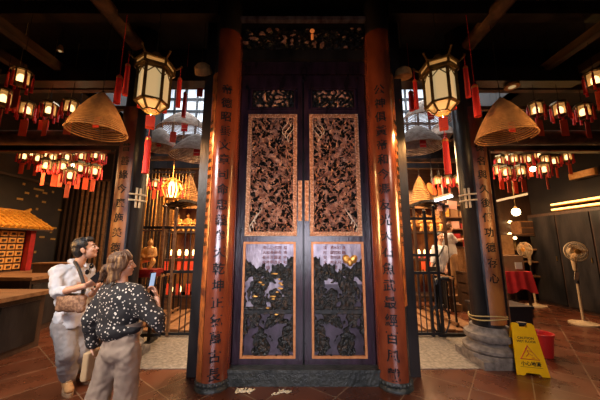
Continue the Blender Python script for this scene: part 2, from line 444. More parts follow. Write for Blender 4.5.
def log(name, p, q, r, m=None, lab=None):
    return struct(MB().cyl(p, q, r, n=14).build(name, m or M['log'], smooth=True), lab)
for s in (-1, 1):
    sd = 'left' if s < 0 else 'right'
    log('beam_log_' + sd, (s * 2.72, 0.5, 4.85), (s * 2.72, 4.0, 4.85), 0.11)
    log('beam_tie_' + sd, (s * 2.66, 4.12, 3.33), (s * 7.2, 4.12, 3.33), 0.12)
    for k, (x, z) in enumerate(((3.95, 4.45), (4.5, 4.40), (5.4, 4.62), (6.3, 4.62))):
        struct(MB().bar((s * x, 0.8, z), (s * x, 4.3, z), 0.11, 0.13).build('roof_beam_%s_%d' % (sd, k + 1), M['beam']))
    struct(MB().bar((s * 2.7, 4.25, 4.28), (s * 7.2, 4.25, 4.28), 0.10, 0.10).build('roof_purlin_' + sd, M['beam']))
    struct(MB().bar((s * 2.7, 4.6, 4.10), (s * 7.2, 4.6, 4.10), 0.07, 0.07).build('roof_batten_' + sd, M['beam']))
    struct(MB().bar((s * 1.2, 3.35, 4.92), (s * 7.2, 3.35, 4.92), 0.16, 0.2).build('cross_beam_' + sd, M['black_wood']))
    struct(MB().box2((s * 1.25, 3.9, 4.2), (s * 4.5, 4.1, 4.45)).build('trim_lintel_' + sd, M['black_wood']))
    # post and rail at the inner edge of the aisle
    p = struct(thing('post_' + sd, None, None, (s * 3.34, 4.72, 0)), 'black post at the edge of the aisle')
    MB().box((s * 3.34, 4.72, 1.66), (0.14, 0.12, 3.32)).build('shaft', M['black_wood'], p)
    MB().box((s * (3.34 + 0.075), 4.655, 1.66), (0.02, 0.012, 3.32)).build('edge_highlight', M['tan_wood'], p)  # tan strip stands in for light caught along the post's edge
    b = MB().box2((s * 3.27, 4.66, 3.30), (s * 7.2, 4.80, 3.42))
    struct(b.build('trim_rail_' + sd, M['black_wood']))
    struct(MB().box2((s * 3.5, 4.645, 3.29), (s * 7.2, 4.66, 3.315)).build('trim_rail_edge_' + sd, M['copper2']))
    # black pilaster beside the front column, its lacquered edge board on the outer side
    struct(MB().box2((s * 1.12, 3.56, 0), (s * 1.235, 3.72, 4.9)).build('trim_pilaster_' + sd, M['ceiling']))
    struct(MB().box2((s * 1.235, 3.57, 1.0), (s * 1.262, 3.63, 3.85)).build('trim_edge_board_' + sd, M['copper2']))

# ------------------------------------------------------------------ lettering
_gl = {}
def glyph(ch, ext=0.03, off=0.012):
    key = (ch, ext, off)
    if key not in _gl:
        cu = bpy.data.curves.new('lettering', 'FONT')
        cu.body, cu.size, cu.extrude, cu.offset = ch, 1.0, ext, off
        cu.resolution_u = 3
        o = bpy.data.objects.new('lettering', cu)
        COL.objects.link(o)
        bpy.context.view_layer.update()
        me = bpy.data.meshes.new_from_object(o.evaluated_get(bpy.context.evaluated_depsgraph_get()))
        bpy.data.objects.remove(o); bpy.data.curves.remove(cu)
        xs = [v.co.x for v in me.vertices] or [0]; ys = [v.co.y for v in me.vertices] or [0]
        c = Vector(((min(xs) + max(xs)) / 2, (min(ys) + max(ys)) / 2, 0))
        for v in me.vertices: v.co -= c
        _gl[key] = me
    return _gl[key]
def flat_text(mb, s, M4, size, ext=0.01, off=0.0):
    """a line of text, centred, in the plane of M4"""
    mb.mesh(glyph(s, ext, off), M4 @ Matrix.Diagonal((size, size, size, 1)))

class Arc:
    """a vertical cylinder seen from the camera: angle 0 points at the camera, + is towards image right"""
    def __init__(self, cx, cy):
        self.c = Vector((cx, cy, 0))
        d = Vector((CAM_X, 0, 0)) - self.c; d.z = 0; d.normalize()
        self.d, self.r = d, Vector((-d.y, d.x, 0))
    def pt(self, R, deg, z):
        a = math.radians(deg)
        p = self.c + R * (math.cos(a) * self.d + math.sin(a) * self.r)
        return Vector((p.x, p.y, z))
    def board(self, mb, r0, r1, a0, a1, z0, z1, n=18):
        bm = mb.bm
        rows = []
        for k in range(n + 1):
            a = a0 + (a1 - a0) * k / n
            rows.append([bm.verts.new(self.pt(r, a, z)) for r, z in ((r0, z0), (r1, z0), (r1, z1), (r0, z1))])
        for A, B in zip(rows, rows[1:]):
            for j in range(4):
                bm.faces.new((A[j], A[(j + 1) % 4], B[(j + 1) % 4], B[j]))
        bm.faces.new(rows[0]); bm.faces.new(rows[-1][::-1])
        return mb
    def chars(self, mb, text, R, deg, z0, dz, size):
        for k, ch in enumerate(text):
            me = glyph(ch, 0.02, 0.014)
            zc = z0 - k * dz
            for f in [1]:
                n0 = len(mb.bm.verts)
                mb.bm.from_mesh(me)
                mb.bm.verts.ensure_lookup_table()
                for v in mb.bm.verts[n0:]:
                    x, y, z = v.co
                    v.co = self.pt(R + 0.003 + z * size * 0.5, deg + math.degrees(x * size / R), zc + y * size)

# ------------------------------------------------------------------ front columns with couplet boards
def front_column(s, label, big, small):
    A = Arc(s * 1.065, 3.42)
    c = thing('lacquered_column', label, 'column', (s * 1.065, 3.42, 0))
    MB().cyl((s * 1.065, 3.42, 0.09), (s * 1.065, 3.42, 5.1), 0.172, n=40).build('shaft', M['black_wood'], c, smooth=True)
    b = MB(); A.board(b, 0.172, 0.19, -88, 52, 0.10, 4.55, 26) if s > 0 else A.board(b, 0.172, 0.19, -40, 88, 0.10, 4.55, 26)
    cb = b.build('couplet_board', M['copper'], c, smooth=True)
    b = MB(); A.board(b, 0.172, 0.188, 56, 92, 0.9, 3.9, 8) if s > 0 else A.board(b, 0.172, 0.188, -92, -44, 0.10, 3.9, 8)
    sb = tag(b.build('side_board', M['copper2'], c, smooth=True), 'narrower worn orange board')
    b = MB(); A.chars(b, big, 0.19, (-2 if s > 0 else 2), 3.64, 0.192, 0.145)
    tag(b.build('inscription', M['ink'], cb), 'column of black calligraphy')
    b = MB()
    for dd in (-6, 6):
        A.chars(b, small, 0.188, (70 if s > 0 else -64) + dd, 3.2, 0.105, 0.06)
    tag(b.build('inscription', M['ink'], sb), 'two rows of small black characters')
    prof = [(0.0, 0.0), (0.205, 0.0), (0.205, 0.018), (0.195, 0.03), (0.183, 0.045), (0.195, 0.07), (0.182, 0.10), (0.0, 0.10)]
    MB().lathe(prof, (s * 1.065, 3.42, 0), 32).build('stone_base', M['dark_stone'], c, smooth=True)
    b = MB()
    for k in range(24):
        a = 2 * math.pi * k / 24
        b.ell((s * 1.065 + 0.183 * math.cos(a), 3.42 + 0.183 * math.sin(a), 0.066), (0.022, 0.022, 0.03), sub=1)
    b.build('lotus_petals', M['dark_stone'], c, smooth=True)
    return c
front_column(-1, 'copper lacquered column left of the carved doors, with black calligraphy', '帝德昭垂文章司命忠義參天乾坤正氣萬古長', '光緒十九年歲次癸巳仲冬吉旦敬立香')
front_column(1, 'copper lacquered column right of the carved doors, with large black calligraphy', '公神俱黃帝和今馮友光天石魚武最經百風載', '信士弟子等同敬送沐恩眾信立石香港')

# ------------------------------------------------------------------ rear columns with plaques
def rear_column(s, label, text):
    cx, cy = s * 2.68, 4.10
    A = Arc(cx, cy)
    c = thing('black_column', label, 'column', (cx, cy, 0))
    MB().cyl((cx, cy, 0.45), (cx, cy, HC), 0.202, n=40).build('shaft', M['black_wood'], c, smooth=True)
    b = MB()
    A.board(b, 0.204, 0.224, 4 if s > 0 else -88, 88 if s > 0 else -4, 0.52, 3.75, 16)
    pl = b.build('couplet_plaque', M['plaque'], c, smooth=True)
    b = MB(); A.chars(b, text, 0.224, 36 * s, 3.08 , 0.215, 0.145)
    tag(b.build('inscription', M['ink'], pl), 'black calligraphy')
    b = MB(); A.board(b, 0.204, 0.234, 0 if s > 0 else -7, 7 if s > 0 else 0, 0.52, 3.75, 3)
    tag(b.build('plaque_edge', M['black_wood'], pl, smooth=True), 'black rounded edge')
    b = MB()
    for k in range(2):
        z = 0.58 + 0.04 * k
        A_ = [A.pt(0.236, a, z + 0.02 * math.sin(math.radians(a * 2 + 40 * k))) for a in range(-100, 101, 10)]
        b.tube(A_, 0.008, 6)
    tag(b.build('rope_binding', M['rope'], c, smooth=True), 'straw rope binding')
    b = MB().box((cx, cy, 0.05), (0.66, 0.66, 0.10))
    b.lathe([(0.0, 0.10), (0.37, 0.10), (0.37, 0.145), (0.33, 0.155)], (cx, cy, 0), 8, math.pi / 8)
    b.lathe([(0.0, 0.15), (0.325, 0.15), (0.35, 0.17), (0.352, 0.205), (0.32, 0.235), (0.265, 0.25), (0.255, 0.28), (0.265, 0.295), (0.31, 0.31), (0.325, 0.345), (0.315, 0.385), (0.27, 0.40), (0.25, 0.42), (0.24, 0.475), (0.0, 0.475)], (cx, cy, 0), 40)
    b.build('stone_base', M['stone'], c, smooth=True)
    # pale bamboo lattice tied to the column at head height
    t = MB()
    for dd in (-7, 7):
        t.bar(A.pt(0.222, (-24 if s > 0 else 24) + dd, 2.16), A.pt(0.222, (-24 if s > 0 else 24) + dd, 2.46), 0.022)
    for z in (2.27, 2.36):
        t.tube([A.pt(0.238, a + (-24 if s > 0 else 24), z) for a in range(-32, 33, 8)], 0.014, 6)
    tag(t.build('bamboo_lattice', M['ivory'], c), 'pale crossed bamboo sticks')
    return c
rear_column(-1, 'black column with worn orange plaque behind the two visitors', '普善緣今廣施美德傳香')
rear_column(1, 'black column with worn gilded plaque on stepped stone base, beside the yellow sign', '保名與久後傳功德存心')

# ------------------------------------------------------------------ carved doors
def relief(mb, x0, x1, z0, z1, y, depth, nx, nz, h, gild):
    """real carved relief facing -Y; faces with gild(h, x, z) get the second material"""
    bm = mb.bm
    vs_, hs = [], []
    for j in range(nz + 1):
        for i in range(nx + 1):
            a, b = i / nx, j / nz
            hh = h(a, b)
            hs.append(hh)
            vs_.append(bm.verts.new((x0 + (x1 - x0) * a, y - depth * hh, z0 + (z1 - z0) * b)))
    for j in range(nz):
        for i in range(nx):
            k = j * (nx + 1) + i
            f = bm.faces.new((vs_[k], vs_[k + 1], vs_[k + nx + 2], vs_[k + nx + 1]))
            f.material_index = gild((hs[k] + hs[k + 1] + hs[k + nx + 2] + hs[k + nx + 1]) / 4, (i + .5) / nx, (j + .5) / nz)
    return mb
def dseg(px, pz, pts):
    best, at = 9, 0
    for k in range(len(pts) - 1):
        ax, az = pts[k]; bx, bz = pts[k + 1]
        dx, dz = bx - ax, bz - az
        L = dx * dx + dz * dz
        t = max(0, min(1, ((px - ax) * dx + (pz - az) * dz) / L))
        d = math.hypot(px - ax - t * dx, pz - az - t * dz)
        if d < best: best, at = d, k + t
    return best, at
DRAGON = [(0.5 + 0.33 * math.sin(4.1 * math.pi * t + 0.5) * (0.5 + 0.5 * math.sin(math.pi * t)), 0.08 + 0.84 * t + 0.03 * math.sin(8.2 * math.pi * t)) for t in [k / 40 for k in range(41)]]
def upper_h(mir):
    def f(a, b):
        a = 1 - a if mir else a
        x, z = a * 0.58, b * 1.58
        d, at = dseg(x, z, [(p[0] * 0.58, p[1] * 1.58) for p in DRAGON])
        wx, wz = x + 0.05 * mnoise.noise(Vector((x * 7, z * 7, 1.7))), z + 0.05 * mnoise.noise(Vector((x * 7, z * 7, 6.3)))
        n1, n2, n3 = (abs(mnoise.noise(Vector((wx * f_, wz * f_, o_)))) for f_, o_ in ((15, 3.1), (32, 8.2), (60, 5.0)))
        hh = min(1, 0.42 * (1 - min(1, 3.2 * n1)) + 0.42 * (1 - min(1, 3.2 * n2)) + 0.25 * (1 - min(1, 3 * n3)) + 0.05)
        w = 0.040 + 0.014 * mnoise.noise(Vector((at * 0.4, 0, 4)))
        if d < w:
            body = math.sqrt(max(0, 1 - (d / w) ** 2))
            hh = max(hh, 0.22 + 0.42 * body * (0.75 + 0.25 * math.sin(at * 9.0)) + 0.22 * (1 - min(1, 3 * n3)))
        return hh
    return f
def lower_h(mir):
    def f(a, b):
        a = 1 - a if mir else a
        top = 0.80 + 0.06 * mnoise.noise(Vector((a * 6, 1.3, 0))) + 0.04 * mnoise.noise(Vector((a * 22, 1.3, 0))) + (0.09 if a > 0.86 else 0) * 1.0 - (0.05 if 0.4 < a < 0.55 else 0)
        if b > top: return 0.0
        n = abs(mnoise.noise(Vector((a * 10, b * 18, 5.5)))) * 1.2 + 0.9 * abs(mnoise.noise(Vector((a * 26, b * 46, 2.0)))) + 0.3 * abs(mnoise.noise(Vector((a * 50, b * 90, 3.0))))
        if b < 0.36:
            n2 = mnoise.noise(Vector((a * 4.2, b * 7.0, 9.1))) + 0.5 * mnoise.noise(Vector((a * 13, b * 22, 2.1)))
            if n2 < -0.12: return 0.0
        if 0.42 < b < 0.70 and mnoise.noise(Vector((a * 5, b * 9, 1.1))) + 0.5 * mnoise.noise(Vector((a * 15, b * 26, 4.1))) < -0.24: return 0.0
        if 0.36 < b < 0.40: return 0.25 + 0.1 * n
        return 0.35 + 0.5 * min(1, n)
    return f
M['carve_dark'] = mat('black green lacquered carving', (0.007, 0.008, 0.007), 0.42, spec=0.35, var=(0.06, 0.032, 0.016), scale=26, lo=0.52, hi=0.72)
M['carve_gilt'] = mat('rubbed copper gilding on carving', (0.34, 0.15, 0.095), 0.38, metal=0.2, var=(0.74, 0.45, 0.31), scale=18, lo=0.4, hi=0.7)
M['lavender'] = mat('lavender grey lacquer', (0.13, 0.10, 0.14), 0.30, metal=0.2, var=(0.42, 0.37, 0.43), scale=5, detail=6, bump=0.15, bscale=20, stretch=(2, 1, 0.7))
M['violet'] = mat('dim violet lacquer', (0.014, 0.009, 0.015), 0.3, var=(0.06, 0.04, 0.066), scale=5, detail=6, bump=0.15, bscale=20)
M['orange_edge'] = mat('orange gilt moulding', (0.60, 0.25, 0.09), 0.45, metal=0.3, var=(0.48, 0.17, 0.05), scale=18)
M['red_ink'] = mat('faded red lettering', (0.16, 0.03, 0.025), 0.6, bump=0.02)
M['flame'] = mat('cream painted flame', (0.62, 0.52, 0.42), 0.5, bump=0.02)

def frame_rect(mb, x0, x1, z0, z1, y0, y1, w):
    mb.box2((x0, y0, z0), (x1, y1, z0 + w)); mb.box2((x0, y0, z1 - w), (x1, y1, z1))
    mb.box2((x0, y0, z0 + w), (x0 + w, y1, z1 - w)); mb.box2((x1 - w, y0, z0 + w), (x1, y1, z1 - w))
    return mb
DY = 3.52
def door_leaf(s, n, label):
    L = struct(thing('door_%d' % n, label, None, (s * 0.46, DY, 0.16)), label)
    X = lambda a: s * a
    xa, xb = sorted((X(0.012), X(0.875)))
    MB().box2((xa, DY, 0.16), (xb, DY + 0.05, 4.02)).build('leaf', M['door_wood'], L)
    st = MB()                                     # raised stiles and rails
    for a, b in ((0.012, 0.075), (0.775, 0.875)):
        st.box2((X(a), DY - 0.02, 0.16), (X(b), DY, 4.02))
    for z0, z1 in ((0.16, 0.25), (1.655, 1.72), (3.42, 3.50), (3.80, 4.02)):
        st.box2((X(0.075), DY - 0.02, z0), (X(0.775), DY, z1))
    st.build('stiles', M['door_wood'], L)
    # upper panel: gilt key-pattern border, carved dragon among clouds
    ux0, ux1 = sorted((X(0.085), X(0.765)))
    up = MB(); frame_rect(up, ux0, ux1, 1.725, 3.415, DY - 0.035, DY, 0.055)
    border = up.build('gilt_border', M['gilt'], L)
    r = MB()
    for k in range(46):
        z = 1.765 + k * 0.0355
        for x in (ux0 + 0.0275, ux1 - 0.0275):
            r.box((x, DY - 0.038, z), (0.026, 0.012, 0.019), ry=0.7)
    for k in range(18):
        x = ux0 + 0.05 + k * (ux1 - ux0 - 0.1) / 17
        for z in (1.7525, 3.3875): r.box((x, DY - 0.038, z), (0.019, 0.012, 0.026), ry=0.7)
    r.build('key_pattern', M['orange_edge'], border)
    h = upper_h(s > 0)
    car = relief(MB(), ux0 + 0.055, ux1 - 0.055, 1.78, 3.36, DY + 0.0, 0.055, 110, 290, h, lambda hh, a, b: 1 if hh > 0.47 + 0.40 * mnoise.noise(Vector((a * 11, b * 30, 2.0))) else 0).build('carved_panel', [M['carve_dark'], M['carve_gilt']], L, recalc=False)
    fl = MB()
    for k in range(3):
        cx, cz = X(0.25 - 0.035 * k + 0.02), 3.10
        fl.tube([(cx + s * (0.03 * math.sin(t * 6) - 0.05 * t), DY - 0.055, cz + 0.26 * t - 0.05 * k) for t in [i / 12 for i in range(13)]], [0.008 * (1.2 - i / 12) for i in range(13)], 5)
        cx, cz = X(0.62 + 0.03 * k), 1.88
        fl.tube([(cx + s * (0.03 * math.sin(t * 6) - 0.06 * t), DY - 0.055, cz + 0.26 * t - 0.05 * k) for t in [i / 12 for i in range(13)]], [0.008 * (1.2 - i / 12) for i in range(13)], 5)
    tag(fl.build('flames', M['flame'], car, smooth=True), 'cream painted flame tongues')
    # small frieze panel on top
    sx0, sx1 = sorted((X(0.11), X(0.74)))
    f = MB(); frame_rect(f, sx0, sx1, 3.50, 3.80, DY - 0.03, DY, 0.02)
    f.box2((sx0 - 0.02, DY - 0.05, 3.80), (sx1 + 0.02, DY, 3.83)); f.box2((sx0 - 0.01, DY - 0.045, 3.485), (sx1 + 0.01, DY, 3.50))
    f.build('frieze_frame', M['door_wood'], L)
    def fh(a, b):
        n = abs(mnoise.noise(Vector((a * 9 + 4 * s, b * 4, 1)))) * 1.5 + 0.5 * abs(mnoise.noise(Vector((a * 24, b * 11, 4 + s))))
        return min(1, n) * math.sin(math.pi * a) ** 0.3
    relief(MB(), sx0 + 0.02, sx1 - 0.02, 3.52, 3.78, DY - 0.0, 0.04, 72, 30, fh, lambda hh, a, b: 1 if hh > 0.52 else 0).build('carved_frieze', [M['carve_dark'], M['carve_gilt']], L, recalc=False)
    # lower panel: orange moulding, lacquer painting in low relief
    lx0, lx1 = sorted((X(0.10), X(0.775)))
    f = MB(); frame_rect(f, lx0, lx1, 0.255, 1.65, DY - 0.03, DY, 0.028)
    f.build('orange_moulding', M['orange_edge'], L)
    lh = lower_h(s > 0)
    pan = relief(MB(), lx0 + 0.022, lx1 - 0.022, 0.277, 1.628, DY - 0.002, 0.03, 90, 180, lh,
                 lambda hh, a, b: 0 if hh > 0.12 else (2 if b < 0.42 or s > 0 and b < 0.62 else 1)).build('lacquer_picture', [M['carve_dark'], M['lavender'], M['violet']], L, recalc=False)
    t = MB()
    rnd = random.Random(5 + n)
    cols = (-0.10, -0.05, 0.0, 0.05, 0.10, 0.17)
    pool = '山水清音松風明月長壽福祿安和平天官賜'
    for ci, cx in enumerate(cols):
        if s > 0 and ci == 1: continue
        m_ = 5 if ci in (1, 3) else 4
        for k in range(m_):
            Mx = Matrix.Translation(((lx0 + lx1) / 2 + (cx + 0.03 if s < 0 else -0.16 + (cx + 0.1) * 0.9), DY - 0.006, 1.575 - k * 0.062)) @ Matrix.Rotation(math.pi / 2, 4, 'X')
            flat_text(t, rnd.choice(pool), Mx, 0.05, 0.04, 0.01)
    tag(t.build('poem', M['red_ink'], pan), 'faded red poem')
    g = MB()
    if s > 0:
        for q in (-1, 1):
            g.ell((0.595 + q * 0.045, DY - 0.035, 1.43), (0.048, 0.014, 0.06), Matrix.Rotation(0.5 * q, 3, 'Y'))
        g.ell((0.595, DY - 0.04, 1.39), (0.035, 0.014, 0.05))
        tag(g.build('butterfly_ornament', M['gold'], pan, smooth=True), 'gold butterfly shaped ornament')
    else:
        for q in range(14):
            g.ell((-0.62 + rnd.random() * 0.36, DY - 0.03, 0.75 + rnd.random() * 0.62), (0.02 + 0.03 * rnd.random(), 0.008, 0.012), sub=1)
        tag(g.build('gilt_flecks', M['gold'], pan, smooth=True), 'small gilt details')
    # handle plate on the meeting stile
    hp = MB().box2((X(0.018), DY - 0.04, 1.92), (X(0.072), DY - 0.02, 2.46))
    hp = hp.build('handle_plate', M['gilt'], L)
    k_ = MB()
    for k in range(9):
        k_.box((X(0.045), DY - 0.043, 1.96 + k * 0.057), (0.034, 0.012, 0.03), ry=0.785)
    k_.build('plate_ornament', M['orange_edge'], hp)
    return L
door_leaf(-1, 1, 'left leaf of the tall carved doors')
door_leaf(1, 2, 'right leaf of the tall carved doors, with gold butterfly')
fr = MB()
for s in (-1, 1):
    fr.box2((s * 0.88, DY - 0.05, 0), (s * 0.97, DY + 0.08, 4.7))
fr.box2((-0.97, DY - 0.04, 4.03), (0.97, DY + 0.08, 4.22))
struct(fr.build('trim_1', M['door_wood']), 'dark door frame')
struct(MB().box2((-0.90, DY - 0.14, 0.0), (0.90, DY + 0.08, 0.155)).box2((-0.90, DY - 0.16, 0.155), (0.90, DY + 0.08, 0.185)).build('trim_2', M['dark_stone']), 'high dark green threshold')
# carved lintel frieze over the doors
lf = struct(thing('trim_4', None, None, (0, DY, 4.22)), 'carved lintel frieze over the doors')
MB().box2((-0.97, DY - 0.10, 4.22), (0.97, DY + 0.08, 4.82)).build('lintel_block', M['black_wood'], lf)
def lfh(a, b):
    n = abs(mnoise.noise(Vector((a * 16, b * 5, 7)))) * 1.5 + 0.5 * abs(mnoise.noise(Vector((a * 44, b * 14, 4))))
    return min(1, n)
relief(MB(), -0.86, 0.86, 4.36, 4.68, DY - 0.105, 0.05, 150, 32, lfh, lambda hh, a, b: 1 if hh > 0.72 else 0).build('carved_frieze', [M['carve_dark'], M['carve_gilt']], lf, recalc=False)
MB().box2((-0.90, DY - 0.17, 4.80), (0.90, DY - 0.05, 4.855)).build('moulding', M['lavender'], lf)
MB().ell((0.13, DY - 0.15, 4.63), (0.035, 0.02, 0.035)).cyl((0.13, DY - 0.14, 4.58), (0.13, DY - 0.14, 4.50), 0.018, n=8).build('lintel_figure', M['orange'], lf, smooth=True)  # orange figure of the carving, given an added glow; no lamp
# torn straw lying on the doorstep
def debris(x, y, n, seed, name, lab):
    r = random.Random(seed); b = MB()
    for k in range(n):
        c = Vector((x + r.uniform(-.09, .09), y + r.uniform(-.03, .03), 0.006 + r.random() * 0.012))
        a = r.random() * math.pi
        b.bar(c - Vector((math.cos(a), math.sin(a), 0)) * 0.03, c + Vector((math.cos(a), math.sin(a), 0)) * 0.03, 0.016, 0.006)
    return tag(b.build(name, M['ivory']), lab, 'scraps', kind='stuff')
debris(-0.66, 3.27, 22, 1, 'paper_scraps', 'torn pale scraps on the floor beside the left column')
debris(-0.25, 3.24, 10, 2, 'paper_scraps', 'few pale scraps on the floor before the middle of the threshold')
# ------------------------------------------------------------------ tassels, lanterns, incense coils
def tassel(length, r, name='tassel', parent=None, at=(0, 0, 0), m=None):
    b = MB()
    b.cyl(at, Vector(at) - Vector((0, 0, length * 0.22)), 0.004, n=6)
    top = at[2] - length * 0.22
    b.lathe([(0, top), (r * 0.9, top - r), (r * 0.8, top - r * 1.6), (r * 1.0, top - r * 2.2), (r * 1.15, at[2] - length), (0, at[2] - length)][::-1], (at[0], at[1], 0), 12)
    t = b.build(name, m or M['red_tassel'], parent, smooth=True, world=False)
    g = MB().lathe([(0, top - r * 1.2), (r * 1.06, top - r * 1.3), (r * 1.06, top - r * 2.0), (0, top - r * 2.1)][::-1], (at[0], at[1], 0), 12)
    tag(g.build('tassel_band', M['gold'], t, smooth=True, world=False), 'gold band')
    return t

def hexp(r, z, k, off=0.0):
    a = math.pi / 3 * k + off
    return Vector((r * math.cos(a), r * math.sin(a), z))
def hex_lantern(loc, label, rz):
    """large six sided palace lantern; origin at the body's centre"""
    L = thing('palace_lantern', label, 'lantern', loc, rz=rz)
    R, z0, z1, z2 = 0.185, -0.27, 0.15, 0.265
    fr, pn, up, lowp = MB(), MB(), MB(), MB()
    R2 = 0.222
    for k in range(6):
        fr.bar(hexp(R, z0, k), hexp(R, z1, k), 0.036)
        for z, rr in ((z0, R), (z1, R)):
            fr.bar(hexp(rr, z, k), hexp(rr, z, k + 1), 0.028)
        for z in (z1 + 0.03, z2):
            fr.bar(hexp(R2, z, k), hexp(R2, z, k + 1), 0.03)
        fr.bar(hexp(R2, z1 + 0.03, k), hexp(R2, z2, k), 0.03)
        fr.bar(hexp(R, z1, k), hexp(R2, z1 + 0.03, k), 0.026)
        # brackets and the drawn-in foot
        m = (hexp(R, z1, k) + hexp(R, z1, k + 1)) / 2
        fr.bar(hexp(R * 0.99, z1 - 0.10, k), m, 0.010)
        fr.bar(hexp(R * 0.99, z1 - 0.10, k + 1), m, 0.010)
        fr.bar(hexp(R, z0, k), hexp(0.09, z0 - 0.10, k), 0.02)
        fr.bar(hexp(0.09, z0 - 0.10, k), hexp(0.09, z0 - 0.10, k + 1), 0.018)
        for (mb, ra, za, rb, zb) in ((pn, R * 0.97, z0, R * 0.97, z1), (up, R2 * 0.97, z1 + 0.03, R2 * 0.97, z2), (lowp, R * 0.96, z0, 0.088, z0 - 0.10)):
            q = [mb.bm.verts.new(v) for v in (hexp(ra, za, k), hexp(ra, za, k + 1), hexp(rb, zb, k + 1), hexp(rb, zb, k))]
            mb.bm.faces.new(q)
        # finial at each upper corner
        fr.bar(hexp(R2, z2, k), hexp(R2 + 0.07, z2 + 0.06, k), 0.018)
        fr.ell(hexp(R2 + 0.075, z2 + 0.075, k), 0.018, sub=1)
    fr.lathe([(0.225, z2), (0.17, z2 + 0.04), (0.10, z2 + 0.10), (0.05, z2 + 0.16), (0, z2 + 0.17)], (0, 0, 0), 6)
    fr.build('frame', M['brass'], L, world=False)
    pn.build('glass_panes', M['pane'], L, world=False, recalc=True)
    up.build('upper_panes', M['pane_dim'], L, world=False)
    sd = bpy.data.lights.new('lantern_light', 'SPOT')          # the lantern's own light, falling from its foot
    sd.color, sd.energy, sd.spot_size, sd.spot_blend, sd.shadow_soft_size = (1.0, 0.46, 0.14), 330, math.radians(125), 0.8, 0.03
    so = bpy.data.objects.new('lantern_light', sd)
    so.location = (0, 0, z0 - 0.06 - 0.30)
    so.location = Vector(loc) + Vector((0, 0, z0 - 0.135))
    so.rotation_euler = (Vector((1.2 * (1 if loc[0] > 0 else -1), 3.5, 1.2)) - so.location).to_track_quat('-Z', 'Y').to_euler()
    COL.objects.link(so)
    pd = bpy.data.lights.new('lantern_glow', 'POINT')
    pd.color, pd.energy, pd.shadow_soft_size = (1.0, 0.55, 0.20), 9, 0.03
    po = bpy.data.objects.new('lantern_glow', pd)
    po.location = so.location
    COL.objects.link(po)
    lowp.build('lower_panes', M['pane_dim'], L, world=False)
    MB().cyl((0, 0, z2 + 0.16), (0, 0, HC + 0.02 - loc[2]), 0.006, n=6).build('hanging_wire', M['iron'], L, world=False)
    for k in range(4):
        c = hexp(R2 + 0.07, z2 + 0.055, k)
        tassel(0.56, 0.026, 'tassel', L, tuple(c))
    MB().box((0, 0, z0 - 0.25), (0.10, 0.10, 0.14)).cyl((0, 0, z0 - 0.09), (0, 0, z0 - 0.2), 0.004, n=5).build('red_box', M['red_paper'], L, world=False)
    tassel(0.62, 0.034, 'centre_tassel', L, (0, 0, z0 - 0.28))
    return L
p = P(154, 84, 3.1); hex_lantern(tuple(p), 'large six sided brass lantern with red tassels, hanging left of the doors', 0.50)
p = P(440, 86, 3.15); hex_lantern(tuple(p), 'large six sided brass lantern with red tassels, hanging right of the doors', -0.50)

def incense_coil(loc, R, H, label, m, turns=22, wire=None, tags=1, group=None, r=0.0085, dome=1.0, tagm=None):
    """spiral cone of incense; origin at the apex"""
    L = thing('incense_coil', label, 'incense coil', loc, group)
    pts = []
    N = turns * 40
    for i in range(N + 1):
        t = i / N
        t2 = t ** 0.5
        rad = R * t2
        z = -H * (0.75 * t2 ** 1.15 + 0.25 * t2 ** (3.0 * dome))
        a = 2 * math.pi * turns * t2
        pts.append((rad * math.cos(a), rad * math.sin(a), z))
    MB().tube(pts, r, 5).build('spiral', m, L, smooth='all', world=False)
    if wire: MB().cyl((0, 0, 0), (0, 0, wire), 0.005, n=6).ell((0, 0, 0), 0.018).build('hanging_wire', M['iron'], L, world=False)
    b = MB()
    for k in range(4):
        a = math.pi / 2 * k + 0.5
        b.cyl((0, 0, -0.01), (R * math.cos(a), R * math.sin(a), -H), 0.003, n=4)
    b.build('strings', M['rope'], L, world=False)
    for k in range(tags):
        g = MB().box((0.10 * R, -0.25 * R, -H * 0.80), (R * 0.24, 0.006, R * 0.42))
        t = g.build('red_tag', tagm or M['red_paper'], L, world=False)
        for j in (-1, 1):
            g = MB().box((0.10 * R, -0.25 * R - 0.004, -H * 0.80 + j * R * 0.09), (R * 0.2, 0.004, R * 0.025))
            tag(g.build('tag_line', M['pink_board'], t, world=False), 'pale line of writing')
    return L
p = P(103, 92, 3.35); incense_coil(tuple(p), 0.345, 0.60, 'beige incense coil cone hanging over the two visitors', M['coil'], 32, HC - p.z, r=0.0100)
p = P(500, 98, 3.40); incense_coil(tuple(p), 0.345, 0.58, 'beige incense coil cone hanging in front of the right black column', M['coil'], 32, HC - p.z, r=0.0100)
# coils in the light wells, lit from above
for (u, v, Y, R, H, lab) in (
    (186, 112, 6.6, 0.66, 0.60, 'brown incense coil highest in the left light well'),
    (161, 128, 5.2, 0.36, 0.45, 'ash brown incense coil close under the skylight bars beside the left lantern tassel'),
    (198, 134, 5.2, 0.52, 0.50, 'pale incense coil hanging lowest in the left light well, against the left front column'),
    (424, 100, 6.5, 0.64, 0.62, 'ash brown incense coil highest in the right light well'),
    (440, 122, 7.5, 0.46, 0.55, 'ash brown incense coil behind the right lantern tassel'),
    (416, 126, 5.2, 0.52, 0.50, 'pale incense coil with red tag hanging lowest in the right light well')):
    p = P(u, v, Y); incense_coil(tuple(p), R, H, lab, M['coil_grey'], 26, 7.4 - p.z, r=0.0125, tagm=M['red_cloth'])
for (u, v, Y, R, H, lab) in ((190, 174, 7.75, 0.26, 0.70, 'small brown incense coil behind the left gate'), (419, 176, 7.2, 0.27, 0.72, 'small brown incense coil with red tag above the gilded figures')):
    p = P(u, v, Y); incense_coil(tuple(p), R, H, lab, M['coil'], 18, 4.2 - p.z + 3.2, r=0.011)

